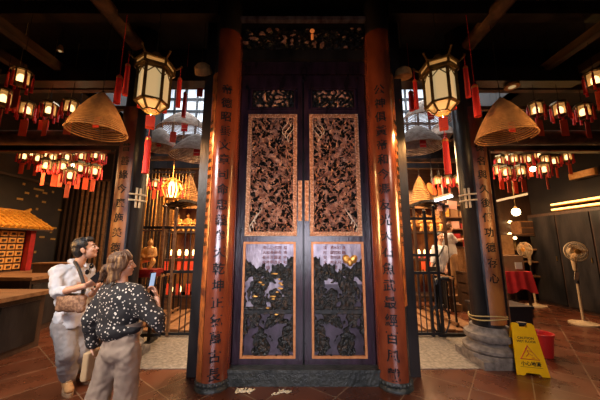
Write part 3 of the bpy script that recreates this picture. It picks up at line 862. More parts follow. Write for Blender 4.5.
def small_lantern():
    """little six sided lamp with corner tassels and a red paper tag; origin at its centre"""
    L = thing('glass_lantern', 'x', 'lantern')
    R, h = 0.088, 0.095
    fr, pn = MB(), MB()
    for k in range(6):
        fr.bar(hexp(R, -h, k), hexp(R, h, k), 0.014)
        for z in (-h, h): fr.bar(hexp(R, z, k), hexp(R, z, k + 1), 0.014)
        q = [pn.bm.verts.new(v) for v in (hexp(R * .95, -h, k), hexp(R * .95, -h, k + 1), hexp(R * .95, h, k + 1), hexp(R * .95, h, k))]
        pn.bm.faces.new(q)
    fr.lathe([(R * 1.35, h), (R * 1.15, h + 0.035), (0.03, h + 0.07), (0, h + 0.075)], (0, 0, 0), 6)
    fr.lathe([(0, -h - 0.03), (R * 0.5, -h - 0.03), (R, -h)], (0, 0, 0), 6)
    fr.build('frame', M['brass'], L, world=False)
    pn.build('glass_panes', M['pane_dim'], L, world=False)
    MB().ell((0, 0, -0.01), (0.045, 0.045, 0.07)).build('flame_bulb', M['pane_hot'], L, smooth=True, world=False)
    for k in range(6):
        c = hexp(R * 1.35, h, k, 0.0)
        b = MB().cyl(c, c - Vector((0, 0, 0.05)), 0.003, n=4).lathe([(0, c.z - 0.27), (0.018, c.z - 0.27), (0.013, c.z - 0.06), (0, c.z - 0.045)], (c.x, c.y, 0), 8)
        b.build('tassel', M['red_tassel'], L, smooth=True, world=False)
    MB().box((0.01, -0.02, -h - 0.22), (0.10, 0.006, 0.27), rz=0.2).cyl((0, 0, -h), (0, -0.02, -h - 0.10), 0.003, n=4).build('paper_tag', M['orange_paper'], L, world=False)
    return L
# bulbs must show through the panes: panes are thin amber glass
m = M['pane_dim']; bs = m.node_tree.nodes['Principled BSDF']; bs.inputs['Alpha'].default_value = 0.55
PROTO = small_lantern()
PROTO_used = [False]
ORD = ['first', 'second', 'third', 'fourth', 'fifth', 'sixth', 'seventh', 'eighth', 'ninth', 'tenth', 'eleventh', 'twelfth', 'thirteenth', 'fourteenth', 'fifteenth', 'sixteenth', 'seventeenth', 'eighteenth']
def lantern_row(spots, group, phrase, tint=0):
    spots = sorted(spots)
    n = len(spots)
    for i, (u, v, Y) in enumerate(spots):
        if not PROTO_used[0]: o = PROTO; PROTO_used[0] = True
        else: o = copy_tree(PROTO)
        o.location = P(u, v, Y)
        o.rotation_euler = (0, 0, random.uniform(-0.5, 0.5))
        w = ORD[i] if i else 'leftmost'
        o['label'] = '%s %s' % (w + (' from the left' if i else ''), phrase)
        o['category'] = 'lantern'; o['group'] = group
        q = o.location
        top = HC if q.y < 4.5 else (4.75 if abs(q.x) > 4.5 else (3.85 if q.x > 0 and 6.9 < q.y < 7.0 else 7.4))
        MB().cyl((0, 0, 0.17), (0, 0, top - q.z + 0.01), 0.004, n=4).build('hanging_wire', M['iron'], o, world=False)
lantern_row([(3, 98, 3.5), (21, 78, 3.3), (27, 110, 4.0), (49, 110, 4.0), (71, 108, 3.95)], 'near lanterns above the left beam', 'of the larger tasselled lanterns above the left log beam')
lantern_row([(536, 110, 4.0), (560, 110, 4.0), (583, 112, 4.0), (595, 80, 3.3)], 'near lanterns above the right beam', 'of the larger tasselled lanterns above the right log beam')
lantern_row([(24, 156, 6.2), (32, 153, 6.6), (38, 158, 6.2), (46, 154, 6.7), (53, 157, 6.2), (60, 152, 6.6), (67, 157, 6.2), (75, 153, 6.6), (82, 156, 6.2), (89, 151, 6.7), (95, 155, 6.3), (101, 157, 6.6)], 'far upper lanterns under the left beam', 'in the upper line of small lanterns under the left log beam')
lantern_row([(46, 165, 5.5), (56, 167, 5.8), (63, 166, 5.4), (72, 169, 5.8), (80, 168, 5.4), (87, 170, 5.8), (95, 171, 5.5), (70, 175, 5.0)], 'far lower lanterns under the left beam', 'in the lower line of small lanterns under the left log beam')
lantern_row([(500, 161, 6.2), (507, 158, 6.6), (514, 159, 6.2), (521, 160, 6.6), (528, 159, 6.2), (538, 155, 6.6), (545, 160, 6.2), (554, 161, 6.6), (567, 157, 6.4)], 'far upper lanterns under the right beam', 'in the upper line of small lanterns under the right log beam')
lantern_row([(499, 170, 5.8), (506, 172, 5.4), (513, 174, 5.8), (521, 171, 5.4), (544, 169, 5.5)], 'far lower lanterns under the right beam', 'in the lower line of small lanterns under the right log beam')
lantern_row([(145, 180, 7.6), (155, 184, 7.6), (165, 181, 7.6)], 'lanterns at the back of the left light well', 'of three small lanterns before the gold rods behind the left gate')
lantern_row([(438, 181, 6.95), (448, 181, 6.95), (458, 180, 6.95)], 'lanterns over the shop counter', 'in the short line of lanterns above the fluorescent tube')
struct(MB().box2((1.45, 6.9, 3.80), (4.52, 7.0, 3.90)).build('beam_lantern_right', M['beam']), 'beam carrying the lanterns over the shop counter')
struct(MB().box2((-4.52, 6.7, 3.80), (-1.45, 6.8, 3.90)).build('beam_lantern_left', M['beam']), 'beam carrying the gilt lantern behind the left gate')
# the brightest lamp, right far cluster
def globe_lamp(u, v, Y, r, label, top):
    p = P(u, v, Y)
    L = thing('globe_lamp', label, 'lamp', tuple(p))
    MB().ell((0, 0, 0), (r, r, r * 1.05), sub=3).build('globe', M['bulb'], L, smooth=True, world=False)
    MB().cyl((0, 0, r * 0.9), (0, 0, r * 1.5), r * 0.5, r * 0.3).cyl((0, 0, r), (0, 0, top - p.z), 0.006, n=6).build('fitting', M['brass'], L, world=False)
    return L
globe_lamp(533, 169, 6.0, 0.06, 'brightest bare bulb among the lanterns under the right beam', 4.75)
globe_lamp(516, 212, 6.8, 0.095, 'glowing globe lamp hanging over the cardboard box', 4.75)
globe_lamp(73, 166, 5.6, 0.045, 'bare bulb glowing among the lanterns under the left beam', 4.75)

# ornate bright lantern behind the left gate
p = P(172, 190, 6.75)
L = thing('ornate_lantern', 'bright round gilt lantern glowing behind the left gate', 'lantern', tuple(p))
MB().lathe([(0, -0.2), (0.10, -0.2), (0.13, 0), (0.10, 0.2), (0, 0.2)], (0, 0, 0), 12).build('glass', M['pane_hot'], L, smooth=True, world=False)
b = MB()
for k in range(8):
    a = math.pi / 4 * k
    b.tube([(0.14 * math.cos(a) + 0.10 * math.sin(t * math.pi) * math.cos(a), 0.14 * math.sin(a) + 0.10 * math.sin(t * math.pi) * math.sin(a), -0.22 + 0.44 * t) for t in [i / 8 for i in range(9)]], 0.022, 6)
b.lathe([(0.24, 0.22), (0.14, 0.27), (0.03, 0.33), (0, 0.33)], n=12).lathe([(0, -0.27), (0.10, -0.27), (0.15, -0.21)], n=12)
b.cyl((0, 0, 0.3), (0, 0, 3.85 - p.z), 0.008, n=6)
b.build('gilt_cage', M['gold'], L, smooth=True, world=False)
for k in range(4):
    a = math.pi / 2 * k + 0.4
    tassel(0.34, 0.02, 'tassel', L, (0.25 * math.cos(a), 0.25 * math.sin(a), 0.16))

# loose red tassels and tags hanging in the hall
def hang(u, v, Y, length, r, label, top=HC):
    p = P(u, v, Y)
    L = thing('hanging_tassel', label, 'tassel', tuple(p))
    MB().cyl((0, 0, -length * 0.1), (0, 0, top - p.z), 0.004, n=5).build('cord', M['red_tassel'], L, world=False)
    tassel(length, r, 'tassel', L, (0, 0, 0))
hang(121, 66, 3.3, 0.55, 0.035, 'long red tassel hanging between the left coil and the left lantern')
hang(473, 74, 3.3, 0.62, 0.038, 'long red tassel hanging between the right lantern and the right coil')
hang(186, 84, 4.3, 0.62, 0.03, 'red tassel hanging before the left skylight bars')
hang(410, 84, 4.3, 0.50, 0.04, 'red tassel hanging beside the right front column')
def paper_tag(u, v, Y, w, h, label, top):
    p = P(u, v, Y)
    L = thing('paper_tag', label, 'paper tag', tuple(p))
    MB().box((0, 0, 0), (w, 0.006, h), rz=0.3).build('tag', M['red_paper'], L, world=False)
    top = HC + 0.01 if Y < 4.45 else 7.4
    MB().cyl((0, 0, h / 2), (0, 0, top - p.z), 0.003, n=4).build('string', M['rope'], L, world=False)
paper_tag(43, 128, 4.2, 0.14, 0.27, 'large red paper tag hanging in front of the left log beam', 4.75)
paper_tag(66, 131, 4.3, 0.07, 0.26, 'narrow dark red paper tag beside the left coil', 4.75)
paper_tag(13, 103, 3.7, 0.15, 0.26, 'red paper tag hanging from the lanterns at the far left', 4.9)
paper_tag(200, 91, 4.4, 0.10, 0.22, 'red paper tag under the beige disc left of the doors', 5.1)
paper_tag(173, 137, 5.0, 0.11, 0.22, 'red paper tag before the coils left of the doors', 7.3)
for s, (u, v), lab, tilt in ((-1, (203, 70), 'beige round disc lamp hanging beside the left column top', 0.9), (1, (403, 74), 'beige dome shade hanging beside the right column top', 0.15)):
    p = P(u, v, 3.55)
    L = thing('shade', lab, 'lamp', tuple(p))
    Mx = Matrix.Rotation(tilt, 3, 'X')
    MB().lathe([(0.0, 0.10), (0.06, 0.09), (0.11, 0.05), (0.125, -0.03), (0.125, -0.05), (0, -0.05)][::-1], (0, 0, 0), 24, M=Mx).build('shade_body', M['coil'], L, smooth=True, world=False)
    MB().cyl((0, 0, 0.08), (0, 0, HC - p.z), 0.005, n=5).build('cord', M['iron'], L, world=False)
for (u, v, lab) in ((60, 51, 'small round spotlight on the left ceiling'), (512, 87, 'round pale lamp disc above the right coil')):
    p = P(u, v, 3.9 if u < 300 else 4.0)
    L = thing('ceiling_spotlight', lab, 'spotlight', tuple(p))
    r = 0.05 if u < 300 else 0.11
    MB().lathe([(0, 0), (r, 0), (r * 0.9, 0.03), (r * 0.5, 0.10), (0, 0.10)], (0, 0, 0), 20).build('shade', M['coil'], L, smooth=True, world=False)
    MB().cyl((0, 0, 0.09), (0, 0, HC - p.z), 0.006, n=6).build('stem', M['iron'], L, world=False)
    MB().ell((0, 0, -0.002), (r * 0.5, r * 0.5, 0.012)).build('bulb', M['pane'], L, smooth=True, world=False)
# ------------------------------------------------------------------ gates of the light wells
def gate(s, label):
    y = 5.06
    L = thing('iron_gate', label, 'gate', (s * 2.2, y, 0.01))
    xs = (3.08, 2.62, 2.40, 1.98, 1.5) if s < 0 else (1.5, 2.02, 2.32, 2.50)
    for k, x in enumerate(xs):
        hgt = (2.0, 2.30, 2.25, 2.0, 2.0)[k] if s < 0 else (2.2, 2.2, 2.2, 2.3)[k]
        MB().box((s * x, y, 0.01 + hgt / 2), (0.045, 0.045, hgt)).ell((s * x, y, hgt + 0.03), 0.035).build('post', M['iron'] if s > 0 or k in (0, 3, 4) else M['tan_wood'], L)
    for z in ((0.05, 1.12, 1.93) if s < 0 else (0.05, 1.10, 1.42, 2.10)):
        MB().box2((s * min(xs), y - 0.02, z - 0.025), (s * max(xs), y + 0.02, z + 0.025)).build('rail', M['iron'], L)
    bars = [x for x in (2.85, 2.51, 2.2, 2.1, 1.85, 1.7)] if s < 0 else [2.12, 2.22, 2.41, 1.85, 1.7]
    for x in bars:
        MB().cyl((s * x, y, 0.05), (s * x, y, 1.93 if s < 0 else 1.10), 0.011, n=8).build('bar', M['iron'], L)
    if s > 0: MB().box2((2.42, y - 0.03, 0.012), (3.05, y + 0.03, 0.06)).build('foot_bar', M['iron'], L)
    return L
gate(-1, 'iron gate with timber posts behind the left front column')
gate(1, 'black iron gate frame beside the right front column')
for s in (-1, 1):
    L = thing('walk_fence', 'low iron fence running back along the %s plank walk' % ('left' if s < 0 else 'right'), 'fence', (s * 3.0, 6.2, 0.0))
    for z in (0.10, 0.95):
        MB().bar((s * 3.0, 5.45, z), (s * 3.0, 6.85, z), 0.04).build('rail', M['tan_wood'], L)
    for k in range(6):
        MB().bar((s * 3.0, 5.5 + k * 0.26, 0.02), (s * 3.0, 5.5 + k * 0.26, 1.0), 0.03).build('post', M['iron'], L)

# ------------------------------------------------------------------ altars at the back of the light wells
def figure(loc, hgt, label, m, base=None, group=None):
    """small gilded seated figure"""
    L = thing('gilded_figure', label, 'statue', tuple(loc), group)
    k = hgt
    x, y, z = loc
    b = MB()
    def v(a, b_, c): return Vector((x + a * k, y + b_ * k, z + c * k))
    b.cap(v(0, 0, .38), v(0, 0, .62), .15 * k, .16 * k).ell(v(0, -.01, .86), (.095 * k, .1 * k, .115 * k)).cyl(v(0, 0, .68), v(0, 0, .80), .05 * k)
    for s in (-1, 1):
        b.cap(v(s * .17, 0, .66), v(s * .25, -.06, .45), .065 * k, .055 * k).cap(v(s * .25, -.06, .45), v(s * .08, -.2, .40), .055 * k, .042 * k)
        b.cap(v(s * .1, 0, .30), v(s * .24, -.16, .24), .10 * k, .085 * k).cap(v(s * .24, -.16, .24), v(s * .14, -.20, .02), .085 * k, .06 * k)
    b.cyl(v(0, 0, .95), v(0, 0, 1.03), .05 * k, .02 * k)
    b.fused('body', m, L, voxel=0.022 * k, smooth=2)
    if base:
        MB().box((x, y, z - 0.015 * k / k), (0.55 * k, 0.45 * k, 0.06)).build('pedestal', base, L)
    return L
def altar(s, label):
    x0, x1 = (2.93, 3.72) if s > 0 else (-3.52, -2.62)
    y0, y1 = 6.95, 7.55
    L = thing('altar', label, 'altar', ((x0 + x1) / 2, (y0 + y1) / 2, 0))
    for x in (x0, x1):
        for y in (y0, y1):
            MB().box2((x - 0.03, y - 0.03, 0), (x + 0.03, y + 0.03, 2.62)).build('post', M['dark_wood'], L)
    for z in (0.30, 1.20, 1.90):
        MB().box2((x0, y0 - 0.04, z), (x1, y1, z + 0.05)).build('shelf', M['dark_wood'], L)
    MB().box2((x0, y1 - 0.02, 0.3), (x1, y1, 2.62)).build('back_panel', M['gilt_board'], L)
    c = MB()
    for k in range(11):
        t = k / 10
        z = 2.60 + 0.14 * math.sin(math.pi * t)
        c.box((x0 - 0.05 + (x1 - x0 + 0.1) * t, (y0 + y1) / 2, z), ((x1 - x0) / 9, y1 - y0 + 0.2, 0.06))
    c.build('canopy', M['black_wood'], L)
    return L
altar(-1, 'dark wooden altar with gilt back panel behind the left gate')
altar(1, 'dark wooden altar with gilt back panel behind the right gate')
for k, (x, hh) in enumerate(((3.07, 0.56), (3.32, 0.62), (3.57, 0.60))):
    figure((x, 7.2, 1.955), hh, ('%s gilded figure on the altar shelf behind the right gate' % ('left', 'middle', 'right')[k]), M['gilt_paint'], None, 'gilded figures on the right altar')
for k, x in enumerate((-3.34, -3.07, -2.80)):
    figure((x, 7.2, 1.955), 0.48, ('%s gilded figure on the altar shelf behind the left gate' % ('left', 'middle', 'right')[k]), M['gilt_paint'], None, 'gilded figures on the left altar')
def candle(x, y, z, label, group):
    L = thing('candle_lamp', label, 'lamp', (x, y, z), group)
    MB().lathe([(0, 0), (0.045, 0), (0.05, 0.02), (0.02, 0.05), (0.02, 0.08), (0, 0.08)][::-1], (0, 0, 0), 12).build('stand', M['red_wood'], L, smooth=True, world=False)
    MB().lathe([(0, 0.08), (0.035, 0.08), (0.04, 0.17), (0.025, 0.22), (0, 0.23)][::-1], (0, 0, 0), 12).build('glass', M['pane_hot'], L, smooth=True, world=False)
for k in range(4):
    candle(3.05 + k * 0.17, 7.08, 1.255, '%s of four glowing candle lamps on the right altar' % ('leftmost', 'second from the left', 'third from the left', 'rightmost')[k], 'candle lamps on the right altar')
    candle(-3.38 + k * 0.19, 7.08, 1.255, '%s of four glowing candle lamps on the left altar' % ('leftmost', 'second from the left', 'third from the left', 'rightmost')[k], 'candle lamps on the left altar')
for k in range(3):
    candle(-3.30 + k * 0.21, 7.02, 0.355, '%s of three low candle lamps on the bottom shelf of the left altar' % ('leftmost', 'middle', 'rightmost')[k], 'low candle lamps on the left altar')
for k in range(5):
    s_ = (-3.40 + k * 0.16)
    MB_ = MB().box((s_, 6.87, 1.08), (0.09, 0.006, 0.22))
    tag(MB_.build('red_tag', M['red_paper']), '%s of five red tags on the left altar front' % ('leftmost', 'second from the left', 'third from the left', 'fourth from the left', 'rightmost')[k], 'paper tag', 'red tags on the left altar')
for k in range(3):
    o = MB().box((-3.30 + k * 0.24, 6.87, 0.52), (0.11, 0.006, 0.26)).build('red_tag', M['red_paper'])
    tag(o, '%s of three larger red tags low on the left altar front' % ('leftmost', 'middle', 'rightmost')[k], 'paper tag', 'low red tags on the left altar')
for k in range(4):
    s_ = (3.05 + k * 0.17)
    MB_ = MB().box((s_, 6.87, 1.06), (0.10, 0.006, 0.26))
    tag(MB_.build('red_tag', M['orange_paper']), '%s of four orange red tags on the right altar front' % ('leftmost', 'second from the left', 'third from the left', 'rightmost')[k], 'paper tag', 'red tags on the right altar')
# gold rods in the left light well
L = thing('rod_screen', 'screen of upright gold rods at the back of the left light well', 'screen', (-4.1, 8.05, 0.35))
for k in range(16):
    x = -4.95 + k * 0.105
    MB().cyl((x, 8.05, 0.35), (x, 8.05, 3.9), 0.018, n=8).build('rod', M['gold'] if k % 3 else M['brass'], L, smooth=True)
MB().box2((-5.0, 8.07, 0.36), (-3.3, 8.09, 2.0)).build('dark_backing', M['dark_wood'], L)  # added dark sheet behind the rods, so the gold statue stands out
for z in (0.42, 2.0, 3.8): MB().box2((-5.0, 8.03, z), (-3.3, 8.07, z + 0.05)).build('rail', M['dark_wood'], L)
L = thing('rod_screen', 'dark slatted screen at the back of the left aisle', 'screen', (-6.4, 7.9, 0))
for k in range(10):
    x = -7.05 + k * 0.15
    MB().box2((x, 7.86, 0.05), (x + 0.04, 7.92, 3.55)).build('slat', M['tan_wood'] if k > 2 else M['dark_wood'], L)
for z in (0.1, 3.5): MB().box2((-7.1, 7.85, z), (-5.62, 7.93, z + 0.06)).build('rail', M['dark_wood'], L)
struct(MB().box2((-7.2, 8.15, 0), (-4.5, 8.25, 4.75)).build('wall_aisle_left', M['wall']))
struct(MB().box2((4.5, 8.3, 0), (7.2, 8.4, 4.75)).build('wall_aisle_right', M['dark_wood']), 'dark timber wall at the end of the right aisle')
struct(MB().bar((-7.17, 3.0, 3.30), (-7.17, 8.0, 3.30), 0.05, 0.06).build('trim_wall_left', M['beam']))

# statue on red pedestal and black stand in front of the left gate
p = P(148, 271, 4.70)
figure((p.x, p.y, p.z + 0.04), 0.50, 'gold seated statue on a red pedestal in front of the left gate', M['gilt_paint'], None)
b = thing('pedestal_stand', 'black stand with red top carrying the gold statue', 'stand', (p.x, p.y, 0.01))
MB().box((p.x, p.y, p.z), (0.36, 0.34, 0.07)).box((p.x, p.y, p.z - 0.06), (0.30, 0.28, 0.06)).build('red_top', M['red_wood'], b)
for sx in (-1, 1):
    MB().box2((p.x + sx * 0.12 - 0.025, p.y - 0.025, 0.06), (p.x + sx * 0.12 + 0.025, p.y + 0.025, p.z - 0.08)).build('leg', M['iron'], b)
    MB().box2((p.x + sx * 0.12 - 0.03, p.y - 0.22, 0.012), (p.x + sx * 0.12 + 0.03, p.y + 0.22, 0.06)).build('foot', M['iron'], b)
MB().box2((p.x - 0.14, p.y - 0.02, 0.12), (p.x + 0.30, p.y + 0.02, 0.17)).build('stretcher', M['iron'], b)

# ------------------------------------------------------------------ shop counter behind the right gate
p0 = P(434, 201, 6.9); p1 = P(452, 196, 6.4)
L = thing('fluorescent_lamp', 'bright white fluorescent tube over the shop counter', 'lamp', tuple((p0 + p1) / 2))
MB().cyl(p0, p1, 0.03, n=12).build('tube', M['tube'], L, smooth=True)
up = Vector((0, 0, 0.06))
MB().bar(p0 + up, p1 + up, 0.07, 0.05).build('housing', M['steel'], L)
MB().cyl(p0 + up, p0 + up * 22, 0.006, n=5).cyl(p1 + up, p1 + up * 22, 0.006, n=5).build('wires', M['iron'], L)
for k, (u, v) in enumerate(((442, 207), (452, 205))):
    p = P(u, v, 6.95)
    o = thing('sign_board', None, None, tuple(p))
    MB().box(p, (0.245, 0.03, 0.22), ry=0.12).build('board', M['pink_board'], o)
    MB().cyl(p + Vector((0, 0, 0.1)), Vector((p.x, p.y, 3.85)), 0.004, n=5).build('hanging_wire', M['iron'], o)
    tag(o, ('pinkish board under the fluorescent tube, the left of two', 'pinkish board under the fluorescent tube, the right of two')[k], 'board', 'pinkish boards over the counter')
L = thing('shop_shelf', 'wooden shelf unit with boxes behind the shop staff', 'shelf', (4.9, 8.15, 0))
for z in (1.0, 1.72, 2.08, 2.44, 2.8): MB().box2((4.16, 8.0, z - 0.03), (5.6, 8.28, z)).build('board', M['tan_wood'], L)
for x in (4.16, 5.56): MB().box2((x, 8.0, 0.0), (x + 0.04, 8.28, 2.8)).build('side_panel', M['tan_wood'], L)
rnd = random.Random(3)
names = []
for zi, z in enumerate((1.72, 2.08, 2.44)):
    for k in range(5):
        x = 4.36 + k * 0.27
        w, h = rnd.uniform(0.16, 0.24), rnd.uniform(0.15, 0.28)
        m = rnd.choice([M['pink_board'], M['cardboard'], M['paper'], M['gold'], M['red_wood']])
        cn = {M['pink_board']: 'pinkish', M['cardboard']: 'brown', M['paper']: 'white', M['gold']: 'gold', M['red_wood']: 'red'}[m]
        bx = MB().box((x, 8.13, z + h / 2), (w, 0.2, h)).build('shelf_box', m)
        tag(bx, '%s box, %s from the left on the %s shelf of the shop' % (cn, ('first', 'second', 'third', 'fourth', 'fifth')[k], ('lowest', 'middle', 'top')[zi]), 'box', 'boxes on the shop shelf')
L = thing('shop_counter', 'brown wooden shop counter the staff lean over', 'counter', (4.7, 7.7, 0))
MB().box2((4.46, 7.4, 0), (4.95, 7.85, 1.5)).build('body', M['tan_wood'], L)
MB().box2((4.44, 7.38, 1.5), (4.97, 7.87, 1.55)).build('top', M['dark_wood'], L)
tag(MB().box2((4.66, 7.55, 1.55), (4.93, 7.8, 1.80)).build('counter_box', M['red_wood']), 'dark red box standing on the shop counter', 'box')
p = P(432, 189, 7.3)
L = thing('paper_lantern', 'orange paper disc hanging between coil and lantern row', 'lantern', tuple(p))
MB().lathe([(0, 0.05), (0.14, 0.03), (0.20, 0.0), (0.14, -0.03), (0, -0.05)][::-1], (0, 0, 0), 24, M=Matrix.Rotation(1.2, 3, 'X') @ Matrix.Rotation(0.5, 3, 'Y')).build('disc', M['orange'], L, smooth=True, world=False)
MB().cyl((0, 0, 0.1), (0, 0, 7.4 - p.z), 0.005, n=5).build('cord', M['iron'], L, world=False)
# bollard with scroll foot
p = G(447, 340)
L = thing('queue_post', 'black post with curved iron scroll foot beside the right gate', 'post', (p.x, p.y + 0.2, 0.008))
MB().tube([(p.x - 0.02, p.y + 0.2, 0.01), (p.x - 0.02, p.y + 0.2, 0.88), (p.x, p.y + 0.2, 0.95), (p.x + 0.10, p.y + 0.2, 0.99), (p.x + 0.22, p.y + 0.2, 0.98)], 0.045, 10).build('post', M['iron'], L, smooth=True)
for s in (-1, 1):
    MB().tube([(p.x + s * (0.05 + 0.11 * math.sin(t * 3.0)), p.y + 0.17, 0.02 + 0.52 * (1 - abs(1 - t * 1.0)) if t < 1 else 0.54) for t in [i / 10 for i in range(11)]], 0.014, 6).build('scroll', M['iron'], L, smooth=True)

# ------------------------------------------------------------------ left aisle furniture
def table(name, label, x0, x1, y0, y1, z, top_m, solid=True):
    L = thing(name, label, 'table', ((x0 + x1) / 2, (y0 + y1) / 2, 0))
    MB().box2((x0, y0, z - 0.06), (x1, y1, z)).build('table_top', top_m, L)
    MB().box2((x0 + 0.05, y0 + 0.06, 0.0), (x1 - 0.08, y1 - 0.06, z - 0.06)).build('body', M['dark_wood'], L)
    n = max(2, int((y1 - y0) / 0.7))
    for k in range(n):
        a = y0 + 0.10 + k * (y1 - y0 - 0.2) / n
        MB().box2((x1 - 0.08, a, 0.10), (x1 - 0.062, a + (y1 - y0 - 0.2) / n - 0.06, z - 0.14)).build('door', M['black_wood'], L)
    return L
table('offering_table', 'long tan topped offering table nearest on the left', -7.1, -4.2, 2.6, 4.7, 0.87, M['tan_wood'])
table('offering_table', 'higher tan topped table behind, carrying the tiled shrine', -7.1, -4.95, 5.05, 6.6, 1.02, M['tan_wood'])
L = thing('offering_box', 'long dark wooden box on the rear table beside the man', 'box', (-5.32, 5.98, 1.02))
MB().box2((-5.75, 5.85, 1.02), (-5.0, 6.1, 1.20)).build('body', M['dark_wood'], L)
MB().box2((-5.77, 5.83, 1.20), (-4.98, 6.12, 1.225)).build('lid', M['tan_wood'], L)
tag(MB().cyl((-5.08, 6.2, 1.02), (-5.08, 6.2, 1.30), 0.035, n=12).cyl((-5.08, 6.2, 1.30), (-5.08, 6.2, 1.42), 0.012, n=8).build('bottle', M['brass'], smooth=True), 'slim bottle on the rear table behind the man', 'bottle')
L = thing('shrine', 'small shrine with yellow tiled roof on the rear table, against the left wall', 'shrine', (-6.75, 5.75, 1.02))
MB().box2((-7.1, 5.15, 1.02), (-6.50, 6.42, 2.0)).build('cabinet', M['dark_wood'], L)
r = MB()
for k in range(14):
    y = 4.98 + k * 0.13
    r.cyl((-6.22, y, 1.99), (-6.88, y, 2.38), 0.040, n=10)
    for j in range(4):
        t = j / 4
        r.cyl((-6.22 - 0.66 * t, y, 1.995 + 0.39 * t), (-6.24 - 0.66 * t, y, 2.007 + 0.39 * t), 0.047, n=10)
r.box((-6.57, 5.825, 2.155), (0.77, 1.78, 0.03), ry=0.533)
r.build('tiled_roof', M['roof_tile'], L, smooth=True)
MB().box2((-6.98, 4.95, 2.36), (-6.86, 6.70, 2.44)).bar((-6.92, 6.62, 2.42), (-6.92, 6.76, 2.50), 0.05).build('ridge', M['roof_tile'], L)
MB().box2((-6.28, 4.95, 1.93), (-6.22, 6.72, 1.965)).build('eave', M['dark_wood'], L)
for y in (6.36, 5.10): MB().box2((-6.47, y - 0.06, 1.02), (-6.35, y + 0.06, 1.95)).build('post', M['red_wood'], L)
for i in range(6):
    for j in range(6):
        y = 5.24 + i * 0.175
        d = MB().box2((-6.50, y, 1.07 + j * 0.145), (-6.46, y + 0.15, 1.18 + j * 0.145)).build('drawer', M['gilt_paint'], L)
        MB().box((-6.45, y + 0.075, 1.125 + j * 0.145), (0.02, 0.06, 0.05)).build('name_plate', M['dark_wood'], d)
def PX(u, v, X):
    x, y = (u - 300) / FPX, (200 - v) / FPX
    s = (X - CAM_X) / x
    return Vector((X, s * (CP - y * SP), CAM_H + s * (SP + y * CP)))
slips = [(24, 184), (36, 189), (41, 190), (27, 193), (45, 193), (53, 192), (37, 196), (44, 202), (60, 210), (37, 209), (20, 199), (51, 232), (53, 239), (42, 237), (35, 252), (55, 228)]
for k, (u, v) in enumerate(sorted(slips, key=lambda q: (q[1], q[0]))):
    p = PX(u, v, -7.19)
    w = random.uniform(0.10, 0.17) if k % 3 else 0.06
    o = MB().box(p, (0.008, w, 0.05 if k % 3 else 0.06)).build('paper_slip', M['gold_paper'])
    tag(o, 'gold paper slip stuck on the dark left wall, %s counting from the top' % ORD[k], 'paper slip', 'gold slips on the left wall')

# ------------------------------------------------------------------ right aisle
L = thing('wall_cupboard', 'tall dark wooden cupboard along the right wall', 'cupboard', (6.95, 6.0, 0))
MB().box2((6.72, 3.6, 0), (7.18, 7.9, 2.46)).build('body', M['dark_wood'], L)
for k in range(5):
    d = MB().box2((6.695, 3.66 + k * 0.85, 0.08), (6.72, 4.46 + k * 0.85, 2.38)).build('door', M['black_wood'], L)
    MB().box((6.685, 3.74 + k * 0.85, 1.25), (0.02, 0.02, 0.12)).build('handle', M['brass'], d)
for z, nm in ((2.70, 'upper'), (2.56, 'lower')):
    L = thing('lamp_strip', '%s of two warm glowing lamp strips over the dark cupboard' % nm, 'lamp', (6.95, 6.2, z), 'warm lamp strips on the right wall')
    MB().cyl((6.95, 4.6, z), (6.95, 7.35, z), 0.022, n=10).build('tube', M['tube_gold'], L, smooth=True)
    MB().box2((6.97, 4.55, z - 0.04), (7.19, 7.4, z + 0.03)).build('housing', M['gold'], L)
p = PX(583, 174, 7.05)
L = thing('lamp_strip', 'short gold lamp panel high on the right wall', 'lamp', tuple(p))
MB().box(p, (0.10, 0.62, 0.16)).build('panel', M['gilt_paint'], L)
MB().box(p + Vector((0.07, 0, 0)), (0.10, 0.7, 0.2)).build('housing', M['dark_wood'], L)
p0, p1 = P(492, 202, 6.6), P(527, 194, 6.4)
L = thing('fluorescent_lamp', 'dull white tube lamp hanging under the right lantern cluster', 'lamp', tuple((p0 + p1) / 2))
MB().bar(p0, p1, 0.07, 0.05).build('tube', M['paper'], L)
MB().cyl(p0, (p0.x, p0.y, 4.75), 0.006, n=5).cyl(p1, (p1.x, p1.y, 4.75), 0.006, n=5).build('wires', M['iron'], L)
# wooden box high on a bracket shelf, shelves with bottles
p = P(524, 228, 7.9)
L = thing('wooden_box', 'reddish brown wooden box on the bracket shelf of the right aisle', 'box', (p.x, p.y, p.z - 0.22))
MB().box(p, (0.50, 0.34, 0.38)).build('body', M['tan_wood'], L)
for q in (-0.09, 0.09): MB().box((p.x, p.y - 0.175, p.z + q), (0.44, 0.015, 0.14)).build('drawer', M['dark_wood'], L)
zs = p.z - 0.19
L = thing('bracket_shelf', 'dark bracket shelf under the wooden box', 'shelf', (6.3, 8.1, zs))
MB().box2((5.7, 7.7, zs - 0.05), (7.1, 8.29, zs)).build('board', M['dark_wood'], L)
MB().box2((5.72, 7.72, 0), (5.78, 7.78, zs - 0.05)).box2((7.0, 7.72, 0), (7.06, 7.78, zs - 0.05)).build('supports', M['dark_wood'], L)
for z in (1.45, 1.1, 0.7):
    MB().box2((5.72, 7.72, z), (7.06, 8.28, z + 0.04)).build('lower_board', M['tan_wood'], L)
rnd = random.Random(11)
for k in range(6):
    x = 5.80 + k * 0.16
    h = rnd.uniform(0.18, 0.3)
    m = rnd.choice(['gold', 'brass', 'ivory', 'red_wood'])
    o = MB().lathe([(0, 0), (0.05, 0), (0.055, h * 0.6), (0.02, h * 0.8), (0.02, h), (0, h)][::-1], (x, 7.95, 1.49), 12).build('jar', M[m], smooth=True)
    tag(o, '%s small jar from the left on the shelf below the wooden box' % ORD[k], 'jar', 'jars on the right aisle shelf')
